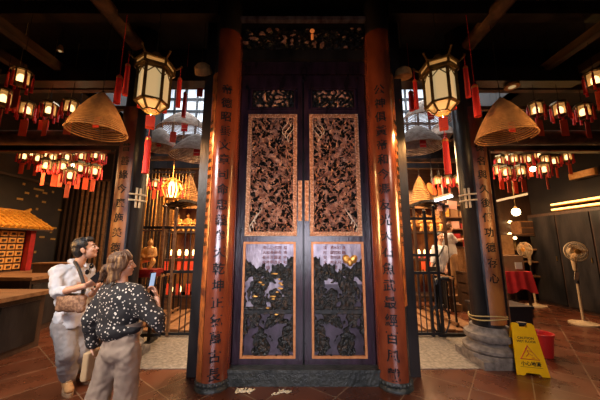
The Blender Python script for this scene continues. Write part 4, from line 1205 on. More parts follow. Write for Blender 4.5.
for k in range(5):
    x = 5.45 - k * 0.0 + (k % 2) * 0.12
    z = 1.55 + k * 0.16
    p = P(510 + (k % 3) * 5, 222 + k * 4, 8.2)
    o = MB().ell(p, 0.05).cyl(p, (p.x, 8.3, p.z), 0.008, n=6).build('wall_bulb', M['pane_hot'], smooth=True)
    tag(o, '%s tiny glowing bulb from the top on the timber wall under the globe lamp' % ORD[k], 'bulb', 'tiny bulbs on the timber wall')
# red covered table with cardboard box
p = P(517, 272, 6.3)
L = thing('cloth_table', 'small wooden table under the red cloth', 'table', (p.x, 6.55, 0))
zt = p.z
for sx in (-1, 1):
    for sy in (-1, 1):
        MB().box2((p.x + sx * 0.26 - 0.02, 6.55 + sy * 0.2 - 0.02, 0), (p.x + sx * 0.26 + 0.02, 6.55 + sy * 0.2 + 0.02, zt - 0.03)).build('leg', M['dark_wood'], L)
MB().box2((p.x - 0.3, 6.3, zt - 0.03), (p.x + 0.3, 6.8, zt)).build('table_top', M['dark_wood'], L)
b = MB(); bm = b.bm
loop = []
for k in range(64):
    t = k / 64 * 4
    sdx = int(t); f = t - sdx
    x, y = [(-.32 + .64 * f, -.27), (.32, -.27 + .54 * f), (.32 - .64 * f, .27), (-.32, .27 - .54 * f)][sdx]
    loop.append((x, y))
top_ = [bm.verts.new((p.x + x, 6.55 + y, zt + 0.008)) for x, y in loop]
bot_ = [bm.verts.new((p.x + x * (1.10 + 0.07 * math.sin(k * 1.3)), 6.55 + y * (1.10 + 0.07 * math.sin(k * 1.3)), zt - 0.42 - 0.05 * math.sin(k * 0.5))) for k, (x, y) in enumerate(loop)]
bm.faces.new(top_)
for k in range(64): bm.faces.new((top_[k], bot_[k], bot_[(k + 1) % 64], top_[(k + 1) % 64]))
tag(b.build('red_tablecloth', M['red_cloth'], smooth=True), 'red cloth draped over the small table in the right aisle', 'tablecloth')
L = thing('cardboard_box', 'brown cardboard box with white label on the red cloth', 'box', (p.x - 0.02, 6.5, zt + 0.01))
MB().box((p.x - 0.02, 6.5, zt + 0.19), (0.46, 0.34, 0.36)).build('carton', M['cardboard'], L)
tag(MB().box((p.x + 0.08, 6.326, zt + 0.14), (0.16, 0.008, 0.15)).build('shipping_label', M['paper'], L), 'white label')
tag(MB().box2((p.x - 0.22, 6.55, zt + 0.385), (p.x + 0.20, 6.58, zt + 0.85)).build('tan_board', M['coil']), 'tan board leaning upright behind the cardboard box', 'board')
# arched yellow parade board
pb = P(498, 272, 5.9)
L = thing('parade_board', 'arched yellow board on a stand beside the right black column', 'board', (pb.x, 5.9, 0))
poly = [(-0.10, 0.0), (0.10, 0.0), (0.11, 0.5), (0.09, 0.68), (0.04, 0.76), (-0.04, 0.76), (-0.09, 0.68), (-0.11, 0.5)]
MB().prism(poly, Matrix.Translation((pb.x, 5.9, pb.z)) @ Matrix.Rotation(math.pi / 2, 4, 'X'), 0.03).build('tablet', M['yellow'], L)
MB().prism([(x * 1.22, y * 1.05 - 0.02) for x, y in poly], Matrix.Translation((pb.x, 5.935, pb.z)) @ Matrix.Rotation(math.pi / 2, 4, 'X'), 0.03).build('rim', M['gold'], L)
MB().box2((pb.x - 0.03, 5.88, 0), (pb.x + 0.03, 5.93, pb.z)).box2((pb.x - 0.2, 5.8, 0), (pb.x + 0.2, 6.0, 0.05)).build('stand', M['dark_wood'], L)
L = thing('step_rack', 'low slatted tan rack behind the right black column', 'rack', (4.3, 6.6, 0))
for k in range(4):
    MB().box2((3.95, 6.45 + k * 0.1, 0.22 + k * 0.22), (4.6, 6.75 + k * 0.1, 0.25 + k * 0.22)).build('board', M['tan_wood'], L)
for x in (3.95, 4.56): MB().box2((x, 6.5, 0), (x + 0.04, 7.05, 0.95)).build('side_panel', M['dark_wood'], L)

# ------------------------------------------------------------------ standing fans
def fan(base, label, face, r, head_z, name_tag):
    x, y = base.x, base.y
    L = thing('standing_fan', label, 'fan', (x, y, 0))
    MB().lathe([(0, 0), (0.24, 0), (0.235, 0.025), (0.10, 0.045), (0.03, 0.07), (0, 0.07)][::-1], (x, y, 0), 32).build('base', M['white_plastic'], L, smooth=True)
    MB().cyl((x, y, 0.06), (x, y, head_z * 0.55), 0.024, n=14).build('lower_pole', M['white_plastic'], L, smooth=True)
    MB().cyl((x, y, head_z * 0.55), (x, y, head_z * 0.62), 0.034, n=14).cyl((x, y, head_z * 0.6), (x, y, head_z * 0.74), 0.02, n=14).build('collar', M['black_plastic'], L, smooth=True)
    f = Vector(face).normalized()
    hc = Vector((x, y, head_z))
    MB().cap(Vector((x, y, head_z * 0.74)), Vector((x, y, head_z - 0.16)), 0.035, 0.05).cap(Vector((x, y, head_z - 0.16)), hc, 0.05, 0.06).fused('neck', M['white_plastic'], L, voxel=0.012)
    Q = f.to_track_quat('Z', 'Y').to_matrix()
    MB().lathe([(0, -0.10), (0.06, -0.09), (0.08, -0.03), (0.075, 0.06), (0, 0.06)][::-1], hc, 20, M=Q).build('motor', M['white_plastic'], L, smooth=True)
    c = hc + f * 0.13
    g = MB()
    for k in range(44):
        a = 2 * math.pi * k / 44
        pts = [(0.05, 0.055), (r * 0.55, 0.06), (r * 0.9, 0.035), (r, 0.0), (r * 0.9, -0.04), (0.07, -0.06)]
        g.tube([c + Q @ Vector((rr * math.cos(a), rr * math.sin(a), zz)) for rr, zz in pts], 0.0022, 4)
    for rr, zz, t in ((r, 0, 0.010), (r * 0.62, 0.06, 0.004), (r * 0.62, -0.05, 0.004), (r * 0.85, 0.045, 0.004)):
        g.tube([c + Q @ Vector((rr * math.cos(2 * math.pi * k / 40), rr * math.sin(2 * math.pi * k / 40), zz)) for k in range(40)], t, 6, closed=True)
    gd = g.build('guard', M['white_plastic'], L, smooth='all')
    MB().lathe([(0, 0.05), (0.055, 0.052), (0.055, 0.066), (0.03, 0.072), (0, 0.072)][::-1], c, 20, M=Q).build('badge', M['gold'], gd, smooth=True)
    for k in range(3):
        a = 2 * math.pi / 3 * k
        b = MB(); bm = b.bm
        rows = []
        for j in range(7):
            t = j / 6
            rr = 0.03 + (r * 0.86 - 0.03) * t
            hw = 0.25 + 0.55 * math.sin(math.pi * min(1, t * 1.15 + 0.05)) ** 0.8
            rows.append([bm.verts.new(c + Q @ Vector((rr * math.cos(a + q * hw * 0.5), rr * math.sin(a + q * hw * 0.5), 0.022 * q))) for q in (-1, 0, 1)])
        for A_, B_ in zip(rows, rows[1:]):
            for q in range(2): bm.faces.new((A_[q], A_[q + 1], B_[q + 1], B_[q]))
        ob = b.build('blade', M['coil'], L, smooth=True)
        md = ob.modifiers.new('thick', 'SOLIDIFY'); md.thickness = 0.004
    if name_tag:
        tg = MB().box(Vector((x - 0.05, y - 0.06, head_z * 0.66)), (0.09, 0.004, 0.17), ry=0.3).build('price_tag', M['ivory'], L)
    return L
fan(G(584, 324), 'cream standing fan facing the room at the far right', (-0.35, -1, 0.05), 0.20, 1.46, True)
fan(G(536, 306), 'cream standing fan seen from the side beside the cardboard box', (-1.0, -0.25, 0.05), 0.20, 1.46, False)

# ------------------------------------------------------------------ yellow sign, bucket, bins
p = G(533, 376)
yaw = -0.26
L = thing('wet_floor_sign', 'yellow folding wet floor sign standing beside the right stone column base', 'sign', (p.x, p.y, 0), rz=yaw)
def sign_panel(front):
    b = MB()
    H_, wb, wt = 0.60, 0.175, 0.125
    poly = [(-wb, 0), (-wb * 0.55, 0), (-wb * 0.4, 0.03), (wb * 0.4, 0.03), (wb * 0.55, 0), (wb, 0), (wt, H_ - 0.02), (wt - 0.02, H_), (0.045, H_), (0.04, H_ - 0.05), (-0.04, H_ - 0.05), (-0.045, H_), (-wt + 0.02, H_), (-wt, H_ - 0.02)]
    return b, poly, H_
lean = 0.20
for front in (1, 0):
    b, poly, H_ = sign_panel(front)
    Mx = Matrix.Translation((0, 0.0 if front else 0.25, 0)) @ Matrix.Rotation(math.pi / 2 - (lean if front else -lean), 4, 'X')
    if not front:
        b.prism(poly, Mx, 0.015); b.build('rear_panel', M['yellow'], L, world=False); continue
    b.prism(poly, Mx, 0.018)
    fp = b.build('front_panel', M['yellow'], L, world=False)
    F = Mx @ Matrix.Translation((0, 0, 0.0185))
    for txt, zz, sz, of in (('CAUTION', 0.425, 0.040, 0.018), ('WET FLOOR', 0.385, 0.037, 0.018), ('小心地滑', 0.135, 0.054, 0.025)):
        t = MB(); flat_text(t, txt, F @ Matrix.Translation((0, zz, 0)), sz, 0.02, of)
        tag(t.build('lettering', M['ink'], fp, world=False), 'black lettering')
    t = MB()
    tri = [(0, 0.335), (0.098, 0.185), (-0.098, 0.185)]
    for a, c in zip(tri, tri[1:] + tri[:1]):
        va, vb = F @ Vector((*a, 0.001)), F @ Vector((*c, 0.001))
        t.bar(va, vb, 0.016, 0.004); t.ell(va, (0.008, 0.004, 0.008), sub=1)
    tag(t.build('warning_triangle', M['red_plastic'], fp, world=False), 'red warning triangle')
    t = MB()
    for a, c, w in (((-0.035, 0.215), (0.0, 0.25), 0.014), ((0.0, 0.25), (-0.012, 0.285), 0.016), ((0.0, 0.25), (0.04, 0.225), 0.014), ((-0.012, 0.285), (0.03, 0.27), 0.010), ((0.02, 0.20), (0.055, 0.205), 0.008)):
        t.bar(F @ Vector((*a, 0.001)), F @ Vector((*c, 0.001)), w, 0.004)
    t.ell(F @ Vector((-0.020, 0.303, 0.001)), (0.012, 0.004, 0.012), sub=1)
    tag(t.build('slipping_figure', M['red_plastic'], fp, world=False), 'slipping figure')
    t = MB(); t.bar(F @ Vector((-0.12, 0.095, 0.0)), F @ Vector((0.12, 0.095, 0.0)), 0.003, 0.003)
    t.build('rule_line', M['ink'], fp, world=False)
MB().box((0, 0.125, 0.585), (0.10, 0.05, 0.03)).build('hinge_handle', M['black_plastic'], L, world=False)
p = P(551, 362, 4.0)
L = thing('bucket', 'red plastic bucket behind the yellow sign', 'bucket', (3.55, 4.25, 0))
MB().lathe([(0.11, 0), (0.145, 0.30), (0.155, 0.30), (0.155, 0.32), (0.135, 0.32), (0.10, 0.02)], (3.55, 4.25, 0), 28).build('body', M['red_plastic'], L, smooth=True)
MB().tube([(3.55 + 0.15 * math.cos(a), 4.25 - 0.02, 0.30 + 0.0 - 0.10 * math.sin(a)) for a in [math.pi * k / 12 for k in range(13)]], 0.005, 6).build('handle', M['steel'], L, smooth=True)
L = thing('crate', 'black plastic storage crate behind the yellow sign', 'crate', (3.55, 5.05, 0))
MB().box2((3.15, 4.85, 0), (3.95, 5.35, 0.52)).build('body', M['black_plastic'], L)
MB().box2((3.12, 4.82, 0.52), (3.98, 5.38, 0.56)).build('lid', M['black_plastic'], L)
L = thing('pot', 'dark metal pot with pale rim left of the yellow sign', 'pot', (3.30, 4.44, 0))
MB().lathe([(0, 0), (0.15, 0), (0.18, 0.06), (0.19, 0.20), (0.185, 0.22), (0, 0.22)][::-1], (3.30, 4.44, 0), 28).build('body', M['black_plastic'], L, smooth=True)
MB().tube([(3.30 + 0.192 * math.cos(2 * math.pi * k / 32), 4.44 + 0.192 * math.sin(2 * math.pi * k / 32), 0.225) for k in range(32)], 0.012, 6, closed=True).build('rim', M['steel'], L, smooth=True)
# ------------------------------------------------------------------ people
UP = Vector((0, 0, 1))
def basis(fwd, up=UP):
    f = Vector(fwd).normalized()
    r = f.cross(up).normalized()
    u = r.cross(f)
    return f, r, u
def head(b, c, fwd, k=1.0):
    f, r, u = basis(fwd)
    Q = Matrix((r, f, u)).transposed()
    A = lambda x, y, z: c + k * (x * r + y * f + z * u)
    b.ell(A(0, -0.012, 0.035), (0.076 * k, 0.094 * k, 0.088 * k), Q, 3)
    b.ell(A(0, 0.022, -0.035), (0.060 * k, 0.068 * k, 0.082 * k), Q, 3)
    b.ell(A(0, 0.062, -0.092), (0.026 * k, 0.024 * k, 0.022 * k), Q)
    b.cap(A(0, 0.088, 0.012), A(0, 0.106, -0.028), 0.009 * k, 0.014 * k, 8)
    b.ell(A(0.012, 0.094, -0.033), 0.010 * k).ell(A(-0.012, 0.094, -0.033), 0.010 * k)
    b.ell(A(0, 0.082, -0.060), (0.024 * k, 0.012 * k, 0.012 * k), Q)
    b.cap(A(-0.035, 0.076, 0.028), A(0.035, 0.076, 0.028), 0.012 * k, 0.012 * k, 8)
    for s in (-1, 1):
        b.ell(A(s * 0.074, -0.008, -0.012), (0.012 * k, 0.022 * k, 0.034 * k), Q)
        b.ell(A(s * 0.036, 0.062, -0.028), 0.026 * k)
    return A, Q
def face_parts(A, Q, root, k=1.0, brow=None):
    for s in (-1, 1):
        e = MB().ell(A(s * 0.031, 0.079, 0.004), (0.014 * k, 0.008 * k, 0.007 * k), Q).build('eye', M['paper'], root, smooth=True)
        MB().ell(A(s * 0.031, 0.085, 0.004), (0.006 * k, 0.005 * k, 0.006 * k), Q).build('iris', M['ink'], e, smooth=True)
        MB().cap(A(s * 0.016, 0.089, 0.024), A(s * 0.048, 0.079, 0.026), 0.005 * k, 0.004 * k, 6).build('eyebrow', brow or M['black_hair'], root, smooth=True)
    l = MB().ell(A(0, 0.090, -0.060), (0.021 * k, 0.007 * k, 0.006 * k), Q)
    tag(l.build('lips', M['lips'], root, smooth=True), 'pink lips')
def hand(b, w, d, n, curl, thumb=1, k=1.0):
    d, n = Vector(d).normalized(), Vector(n).normalized()
    s = d.cross(n).normalized()
    n = s.cross(d).normalized()
    Q = Matrix((s, d, n)).transposed()
    b.ell(w + d * 0.05 * k, (0.040 * k, 0.055 * k, 0.017 * k), Q)
    for i, L in enumerate((0.072, 0.082, 0.077, 0.060)):
        p = w + d * (0.088 - 0.004 * abs(i - 1)) * k + s * thumb * (0.031 - 0.0205 * i) * k
        a = 0.0
        b.cap(w + d * 0.05 * k + s * thumb * (0.02 - 0.013 * i) * k, p, 0.012 * k, 0.0095 * k, 8)
        for seg, fr in enumerate((0.45, 0.30, 0.25)):
            a += curl * (0.55, 1.0, 0.8)[seg]
            q = p + (d * math.cos(a) + n * math.sin(a)) * L * fr * k
            b.cap(p, q, (0.0095 - 0.0008 * seg) * k, (0.0088 - 0.0008 * seg) * k, 8)
            p = q
    t0 = w + d * 0.022 * k + s * thumb * 0.030 * k
    t1 = t0 + (d * 0.65 + s * thumb * 0.62 + n * 0.40).normalized() * 0.042 * k
    t2 = t1 + (d * 0.85 + s * thumb * 0.10 + n * 0.55).normalized() * 0.032 * k
    b.cap(t0, t1, 0.015 * k, 0.0115 * k, 8).cap(t1, t2, 0.0115 * k, 0.009 * k, 8)
def rebase(o, loc):
    loc = Vector(loc)
    for v in o.data.vertices: v.co -= loc
    o.location = loc
    return o
M['lips'] = mat('pink lips', (0.42, 0.14, 0.11), 0.45, bump=0.02)
def boot(root, foot, dirn, m, name='boot', k=1.0):
    d = Vector(dirn).normalized(); s = d.cross(UP)
    f = Vector((foot[0], foot[1], 0))
    b = MB()
    Q = Matrix((s, d, UP)).transposed()
    b.cap(f + Vector((0, 0, 0.075)), f + Vector((0, 0, 0.17)), 0.052, 0.056)
    b.ell(f + d * 0.0 + UP * 0.060, (0.046, 0.062, 0.052), Q).ell(f + d * 0.075 + UP * 0.066, (0.046, 0.10, 0.046), Q).ell(f + d * 0.15 + UP * 0.055, (0.047, 0.065, 0.036), Q)
    o = b.fused(name, m, root, voxel=0.010, smooth=3)
    b = MB()
    n = 24
    poly = []
    for i in range(n):
        a = 2 * math.pi * i / n
        y = 0.075 + 0.148 * math.sin(a); x = (0.052 if math.sin(a) > 0 else 0.046) * math.cos(a)
        poly.append((x, y))
    b.prism(poly, Matrix.Translation(f) @ Q.to_4x4(), 0.028)
    b.build('sole', M['sole'], o)
    lc = MB()
    for i in range(4):
        p = f + d * (0.055 + 0.022 * i) + UP * (0.128 - 0.013 * i)
        lc.cap(p - s * 0.022, p + s * 0.022, 0.004, 0.004, 6)
    lc.build('laces', M['ivory'], o)
    return o

# ---- the man: white shirt, grey trousers, looking up to the right
Ym = 3.25
tf, tr, _ = basis((0.94, -0.34, 0))
neck0 = P(78, 263, Ym)
sh_c = P(74, 270, Ym)
shR, shL = sh_c + tr * 0.175 - UP * 0.01, sh_c - tr * 0.175 - UP * 0.01
hc = P(86, 249, Ym)
hfwd = Vector((0.86, 0.36, 0.30))
elR = P(57, 293, 3.02); wrR = P(85, 286, 2.86)
elL = P(86, 298, 3.44); wrL = P(97, 290, 3.2)
pel = P(72, 322, Ym)
gR, gL = G(66, 390), G(80, 380)
hipR, hipL = pel + tr * 0.085, pel - tr * 0.085
knR = P(67, 353, 3.14); knL = P(80, 352, 3.30)
anR, anL = gR + UP * 0.10, gL + UP * 0.10
b = MB()
A, Q = head(b, hc, hfwd, 1.06)
b.cap(neck0 - UP * 0.03, hc - UP * 0.05 - tf * 0.02, 0.058, 0.052)
b.ell((sh_c + pel) / 2 + UP * 0.10, (0.15, 0.11, 0.23), Matrix((tr, tf, UP)).transposed(), 3).ell(pel + UP * 0.05, (0.145, 0.105, 0.16), Matrix((tr, tf, UP)).transposed(), 3)
for sh, el, wr in ((shR, elR, wrR), (shL, elL, wrL)):
    b.cap(sh_c, sh, 0.065, 0.06).cap(sh, el, 0.052, 0.042).cap(el, wr, 0.043, 0.029)
hd = (P(99, 280, 2.86) - wrR)
hand(b, wrR, hd, Vector((0.15, 0.5, 0.85)), 0.75, -1)
hand(b, wrL, Vector((0.6, -0.5, 0.3)), Vector((0, -0.3, 0.9)), 0.6, 1)
for hp, kn, an in ((hipR, knR, anR), (hipL, knL, anL)):
    b.cap(hp, kn, 0.082, 0.056).cap(kn, an, 0.055, 0.040)
man = b.fused('person', M['skin'], None, voxel=0.0068, smooth=3)
rebase(man, ((gR.x + gL.x) / 2, (gR.y + gL.y) / 2, 0))
tag(man, 'man in white shirt and grey trousers looking up, holding a phone', 'person')
face_parts(A, Q, man, 1.06)
h = MB()
h.ell(A(0, -0.028, 0.062), (0.092, 0.104, 0.088), Q, 3).ell(A(0, -0.068, 0.005), (0.084, 0.064, 0.090), Q, 3).ell(A(0, 0.045, 0.100), (0.066, 0.050, 0.034), Q).ell(A(0, 0.07, 0.085), (0.05, 0.028, 0.022), Q)
for s in (-1, 1): h.ell(A(s * 0.068, 0.005, 0.055), (0.024, 0.050, 0.048), Q).ell(A(s * 0.074, 0.016, 0.015), (0.010, 0.014, 0.030), Q)
h.fused('hair', M['black_hair'], man, voxel=0.009, smooth=2, wrinkle=0.006, wfreq=40)
TQ = Matrix((tr, tf, UP)).transposed()
c_ = MB()
mid = (sh_c + pel) / 2
c_.ell(sh_c - UP * 0.13, (0.180, 0.130, 0.20), TQ, 3).ell(mid - UP * 0.03, (0.168, 0.132, 0.22), TQ, 3).ell(pel + UP * 0.07, (0.185, 0.150, 0.13), TQ, 3)
c_.cyl(pel - UP * 0.03, pel + UP * 0.12, 0.172, 0.168, 24)
c_.cap(shR, elR, 0.068, 0.066).cap(elR, elR + (wrR - elR) * 0.25, 0.066, 0.056)
c_.cap(shL, elL, 0.074, 0.070).cap(elL, elL + (wrL - elL) * 0.35, 0.076, 0.062)
c_.cap(sh_c + UP * 0.01, shR, 0.078, 0.074).cap(sh_c + UP * 0.01, shL, 0.078, 0.074)
sm = c_.fused('shirt', M['shirt'], man, voxel=0.012, smooth=3, wrinkle=0.024, wfreq=12)
cl = MB()
for s in (-1, 1):
    cl.cap(neck0 + tr * s * 0.062 - tf * 0.02 + UP * 0.022, neck0 + tr * s * 0.040 + tf * 0.085 - UP * 0.045, 0.026, 0.014)
cl.cap(neck0 + tr * 0.055 - tf * 0.055 + UP * 0.025, neck0 - tr * 0.055 - tf * 0.055 + UP * 0.025, 0.028, 0.028)
cl.fused('collar', M['shirt'], sm, voxel=0.008, smooth=2)
pk = MB()
for k in range(6): MB().ell(neck0 + tf * (0.135 + 0.006 * k) - UP * (0.10 + 0.075 * k), 0.007, sub=1).build('button', M['ivory'], sm)
t_ = MB()
t_.ell(pel + UP * 0.02, (0.158, 0.128, 0.13), TQ, 3)
t_.cap(hipR, knR, 0.112, 0.095).cap(knR, anR + UP * 0.06, 0.094, 0.088).cap(hipL, knL, 0.112, 0.095).cap(knL, anL + UP * 0.06, 0.094, 0.085)
t_.fused('trousers', M['grey_trousers'], man, voxel=0.012, smooth=4, wrinkle=0.018, wfreq=11)
boot(man, gR, (0.75, -0.66, 0), M['boot']); boot(man, gL, (0.9, -0.43, 0), M['boot'])
# what he carries
ph = P(99.5, 275.5, 2.855)
L = thing('phone', 'black phone in the hand of the man in the white shirt', 'phone', tuple(ph - UP * 0.06))
Mr = Matrix.Translation(ph) @ Matrix.Rotation(0.5, 4, 'Z') @ Matrix.Rotation(0.75, 4, 'Y') @ Matrix.Rotation(-0.5, 4, 'X')
bb = MB(); bb.box((0, 0, 0), (0.075, 0.010, 0.150)); bmesh.ops.transform(bb.bm, matrix=Mr, verts=bb.bm.verts); bb.build('phone_body', M['phone'], L)
bb = MB(); bb.box((0.022, -0.0065, 0.052), (0.022, 0.004, 0.030)); bmesh.ops.transform(bb.bm, matrix=Mr, verts=bb.bm.verts); bb.build('camera_bump', M['steel'], L)
bg = P(71, 303, 2.98)
L = thing('shoulder_bag', 'brown patterned shoulder bag hanging at the man\'s side', 'bag', tuple(bg - UP * 0.12))
d0 = Vector((0.95, -0.15, 0)).normalized()
BQ = Matrix((d0, UP.cross(d0), UP)).transposed()
bb = MB(); bb.ell(bg, (0.185, 0.055, 0.095), BQ, 3).box(bg, (0.0, 0.0, 0.0))
for sx in (-1, 1):
    for sz in (-1, 1): bb.ell(bg + d0 * sx * 0.125 + UP * sz * 0.055, (0.055, 0.042, 0.045), BQ)
bb.fused('bag_body', M['bag'], L, voxel=0.010, smooth=4)
bb = MB(); bb.bar(bg + d0 * -0.16 + UP * 0.098 - BQ.col[1] * 0.012, bg + d0 * 0.16 + UP * 0.098 - BQ.col[1] * 0.012, 0.012, 0.008); bb.build('zip', M['brass'], L)
bb = MB()
st = [bg + d0 * 0.13 + UP * 0.09, P(84, 286, 3.00), P(81, 275, 3.05), P(76.5, 264.5, 3.13), sh_c + UP * 0.085 - tf * 0.05, sh_c - tf * 0.15 - UP * 0.06, P(60, 284, 3.30), P(56, 297, 3.12), bg - d0 * 0.15 + UP * 0.08]
pts = []
for i in range(len(st) - 1):
    p0, p1, p2, p3 = st[max(i - 1, 0)], st[i], st[i + 1], st[min(i + 2, len(st) - 1)]
    for k in range(6):
        t = k / 6
        pts.append(0.5 * ((2 * p1) + (p2 - p0) * t + (2 * p0 - 5 * p1 + 4 * p2 - p3) * t * t + (3 * p1 - p0 - 3 * p2 + p3) * t ** 3))
pts.append(st[-1])
bb.tube(pts, 0.020, 6); bb.build('strap', M['strap'], L, smooth=True)
sg = P(89.5, 269, 3.13)
L = thing('sunglasses', 'dark sunglasses hooked on the front of the white shirt', 'sunglasses', tuple(sg - UP * 0.05))
bb = MB()
GQ = Matrix((Vector((0.45, -0.15, -0.88)).normalized(), tf, Vector((0.8, -0.5, 0.45)).normalized())).transposed()
for q in (-1, 1):
    bb.ell(sg + Vector((0.2 * q * 0.1, 0, q * 0.033)), (0.026, 0.008, 0.030), Matrix((tr, tf, UP)).transposed())
bb.build('lenses', M['phone'], L, smooth=True)
bb = MB(); bb.tube([sg + UP * 0.012, sg - UP * 0.012], 0.005, 6).tube([sg + UP * 0.05, sg + UP * 0.02 + tf * 0.03, sg - UP * 0.05 + tf * 0.02], 0.004, 6); bb.build('temples', M['ink'], L)

# ---- the woman: black flecked sweater, taupe trousers, back to the camera
Yw = 2.62
wf, wr_, _ = basis((0.30, 0.95, 0))
WQ = Matrix((wr_, wf, UP)).transposed()
hc = P(122.5, 265, Yw)
hfw = Vector((0.86, 0.48, 0.10))
sh_c = P(122, 288, Yw)
shR, shL = sh_c + wr_ * 0.165 - UP * 0.005, sh_c - wr_ * 0.165 - UP * 0.005
elR = P(157, 320, 2.54); wrR = P(157, 297, 2.68)
elL = P(91, 319, 2.64); wrL = P(93, 345, 2.70)
pel = P(121, 342, Yw)
gL, gR = G(98, 437), G(126, 433)
gL = Vector((P(96, 400, 2.6).x, 2.58, 0)); gR = Vector((P(126, 400, 2.66).x, 2.66, 0))
b = MB()
A, Q = head(b, hc, hfw, 0.96)
b.cap(sh_c + UP * 0.0, hc - UP * 0.06, 0.052, 0.048)
b.ell(sh_c - UP * 0.14, (0.135, 0.10, 0.20), WQ, 3).ell(pel + UP * 0.12, (0.13, 0.10, 0.20), WQ, 3).ell(pel, (0.16, 0.115, 0.12), WQ, 3)
for sh, el, w in ((shR, elR, wrR), (shL, elL, wrL)):
    b.cap(sh_c - UP * 0.02, sh, 0.055, 0.05).cap(sh, el, 0.045, 0.037).cap(el, w, 0.038, 0.025)
hand(b, wrR, P(153, 281, 2.70) - wrR, Vector((-0.85, -0.35, 0.3)), 0.85, 1, 0.92)
hand(b, wrL, Vector((0.05, 0.1, -1)), Vector((0.9, 0.2, 0.1)), 0.9, 1, 0.92)
for s, g in ((-1, gL), (1, gR)):
    kn = (pel + wr_ * s * 0.09) * 0.48 + (g + UP * 0.1) * 0.52 + wf * 0.02
    b.cap(pel + wr_ * s * 0.09, kn, 0.085, 0.055).cap(kn, g + UP * 0.09, 0.054, 0.036)
woman = b.fused('person', M['skin'], None, voxel=0.0068, smooth=3)
rebase(woman, ((gR.x + gL.x) / 2, (gR.y + gL.y) / 2, 0))
tag(woman, 'woman in black flecked sweater seen from behind, raising a phone', 'person')
face_parts(A, Q, woman, 0.96, M['brown_hair'])
h = MB()
h.ell(A(0, -0.022, 0.048), (0.088, 0.104, 0.090), Q, 3).ell(A(0, -0.070, -0.01), (0.078, 0.062, 0.085), Q, 3)
for s in (-1, 1): h.ell(A(s * 0.072, -0.008, 0.012), (0.022, 0.052, 0.070), Q)
h.cap(A(0, 0.03, 0.115), A(0.02, 0.072, 0.075), 0.036, 0.018)
lo = P(109, 279, 2.60)
for k in range(7):
    o_ = Vector((0.018 * (k - 3), 0.014 * ((k * 3) % 5 - 2), 0))
    h.cap(A(0.0, -0.09, -0.02) + o_ * 0.8, lo + o_ + UP * 0.015 * (k % 3), 0.036, 0.020, 8)
for k in range(4):
    h.cap(A(0.055, -0.02 - 0.02 * k, -0.01), A(0.06, -0.03 - 0.03 * k, -0.125 - 0.01 * k), 0.020, 0.012, 8)
h.fused('hair', M['brown_hair'], woman, voxel=0.008, smooth=2, wrinkle=0.009, wfreq=38)
c_ = MB()
c_.ell(sh_c - UP * 0.10, (0.195, 0.140, 0.145), WQ, 3).ell(sh_c - UP * 0.22, (0.200, 0.145, 0.20), WQ, 3).ell(sh_c - UP * 0.35, (0.200, 0.152, 0.12), WQ, 3)
c_.cap(sh_c - UP * 0.01, shR - UP * 0.02, 0.075, 0.078).cap(sh_c - UP * 0.01, shL - UP * 0.02, 0.075, 0.078)
c_.cap(shR - UP * 0.02, elR, 0.080, 0.075).cap(elR, elR + (wrR - elR) * 0.3, 0.07, 0.06).cap(elR, P(161, 329, 2.54), 0.065, 0.045)
c_.cap(shR - UP * 0.1, P(149, 312, 2.58), 0.09, 0.09)
c_.cap(shL - UP * 0.02, elL, 0.082, 0.078).cap(elL, elL + (wrL - elL) * 0.95, 0.072, 0.058)
c_.cap(shL - UP * 0.1, P(98, 315, 2.64), 0.09, 0.08)
c_.ell(sh_c + UP * 0.02, (0.072, 0.065, 0.05), WQ).ell(pel + UP * 0.12, (0.188, 0.143, 0.06), WQ, 3)
sw = c_.fused('sweater', M['knit'], woman, voxel=0.013, smooth=6, wrinkle=0.012, wfreq=8)
t_ = MB()
t_.ell(pel + UP * 0.04, (0.172, 0.130, 0.15), WQ, 3).ell(pel - UP * 0.06 - wf * 0.01, (0.180, 0.128, 0.12), WQ, 3)
for s, g in ((-1, gL), (1, gR)):
    kn = (pel + wr_ * s * 0.105) * 0.48 + (g + UP * 0.1) * 0.52
    t_.cap(pel + wr_ * s * 0.085 - UP * 0.05, kn, 0.108, 0.094).cap(kn, g + UP * 0.13, 0.094, 0.104)
tr_ = t_.fused('trousers', M['tan_trousers'], woman, voxel=0.012, smooth=4, wrinkle=0.016, wfreq=10)
wb = MB(); wb.lathe([(0.168, -0.02), (0.172, -0.02), (0.172, 0.025), (0.168, 0.025)], pel + UP * 0.15, 32)
wb.map(lambda c: Vector((pel.x + (c.x - pel.x) * 1.02, pel.y + (c.y - pel.y) * 0.78, c.z))).build('waistband', M['tan_trousers'], tr_, smooth=True)
boot(woman, gL, (0.2, 0.98, 0), M['black_plastic'], 'shoe'); boot(woman, gR, (0.45, 0.9, 0), M['black_plastic'], 'shoe')
ph = P(152, 280, 2.70)
L = thing('phone', 'phone with lit bluish screen raised by the woman', 'phone', tuple(ph - UP * 0.07))
Mr = Matrix.Translation(ph) @ Matrix.Rotation(1.38, 4, 'Z') @ Matrix.Rotation(0.12, 4, 'X')
bb = MB(); bb.box((0, 0, 0), (0.07, 0.009, 0.148)); bmesh.ops.transform(bb.bm, matrix=Mr, verts=bb.bm.verts); bb.build('phone_body', M['phone'], L)
bb = MB(); bb.box((0, -0.0055, 0), (0.062, 0.002, 0.136)); bmesh.ops.transform(bb.bm, matrix=Mr, verts=bb.bm.verts); bb.build('screen', M['screen'], L)
tb = P(91.5, 364, 2.70)
L = thing('tote_bag', 'tan canvas tote bag hanging from the woman\'s lowered hand', 'bag', tuple(tb - UP * 0.12))
bb = MB(); bb.box(tb, (0.06, 0.17, 0.24), rz=-0.05).ell(tb - UP * 0.07, (0.042, 0.09, 0.06), WQ, 3); bb.fused('bag_body', M['tote'], L, voxel=0.012, smooth=3)
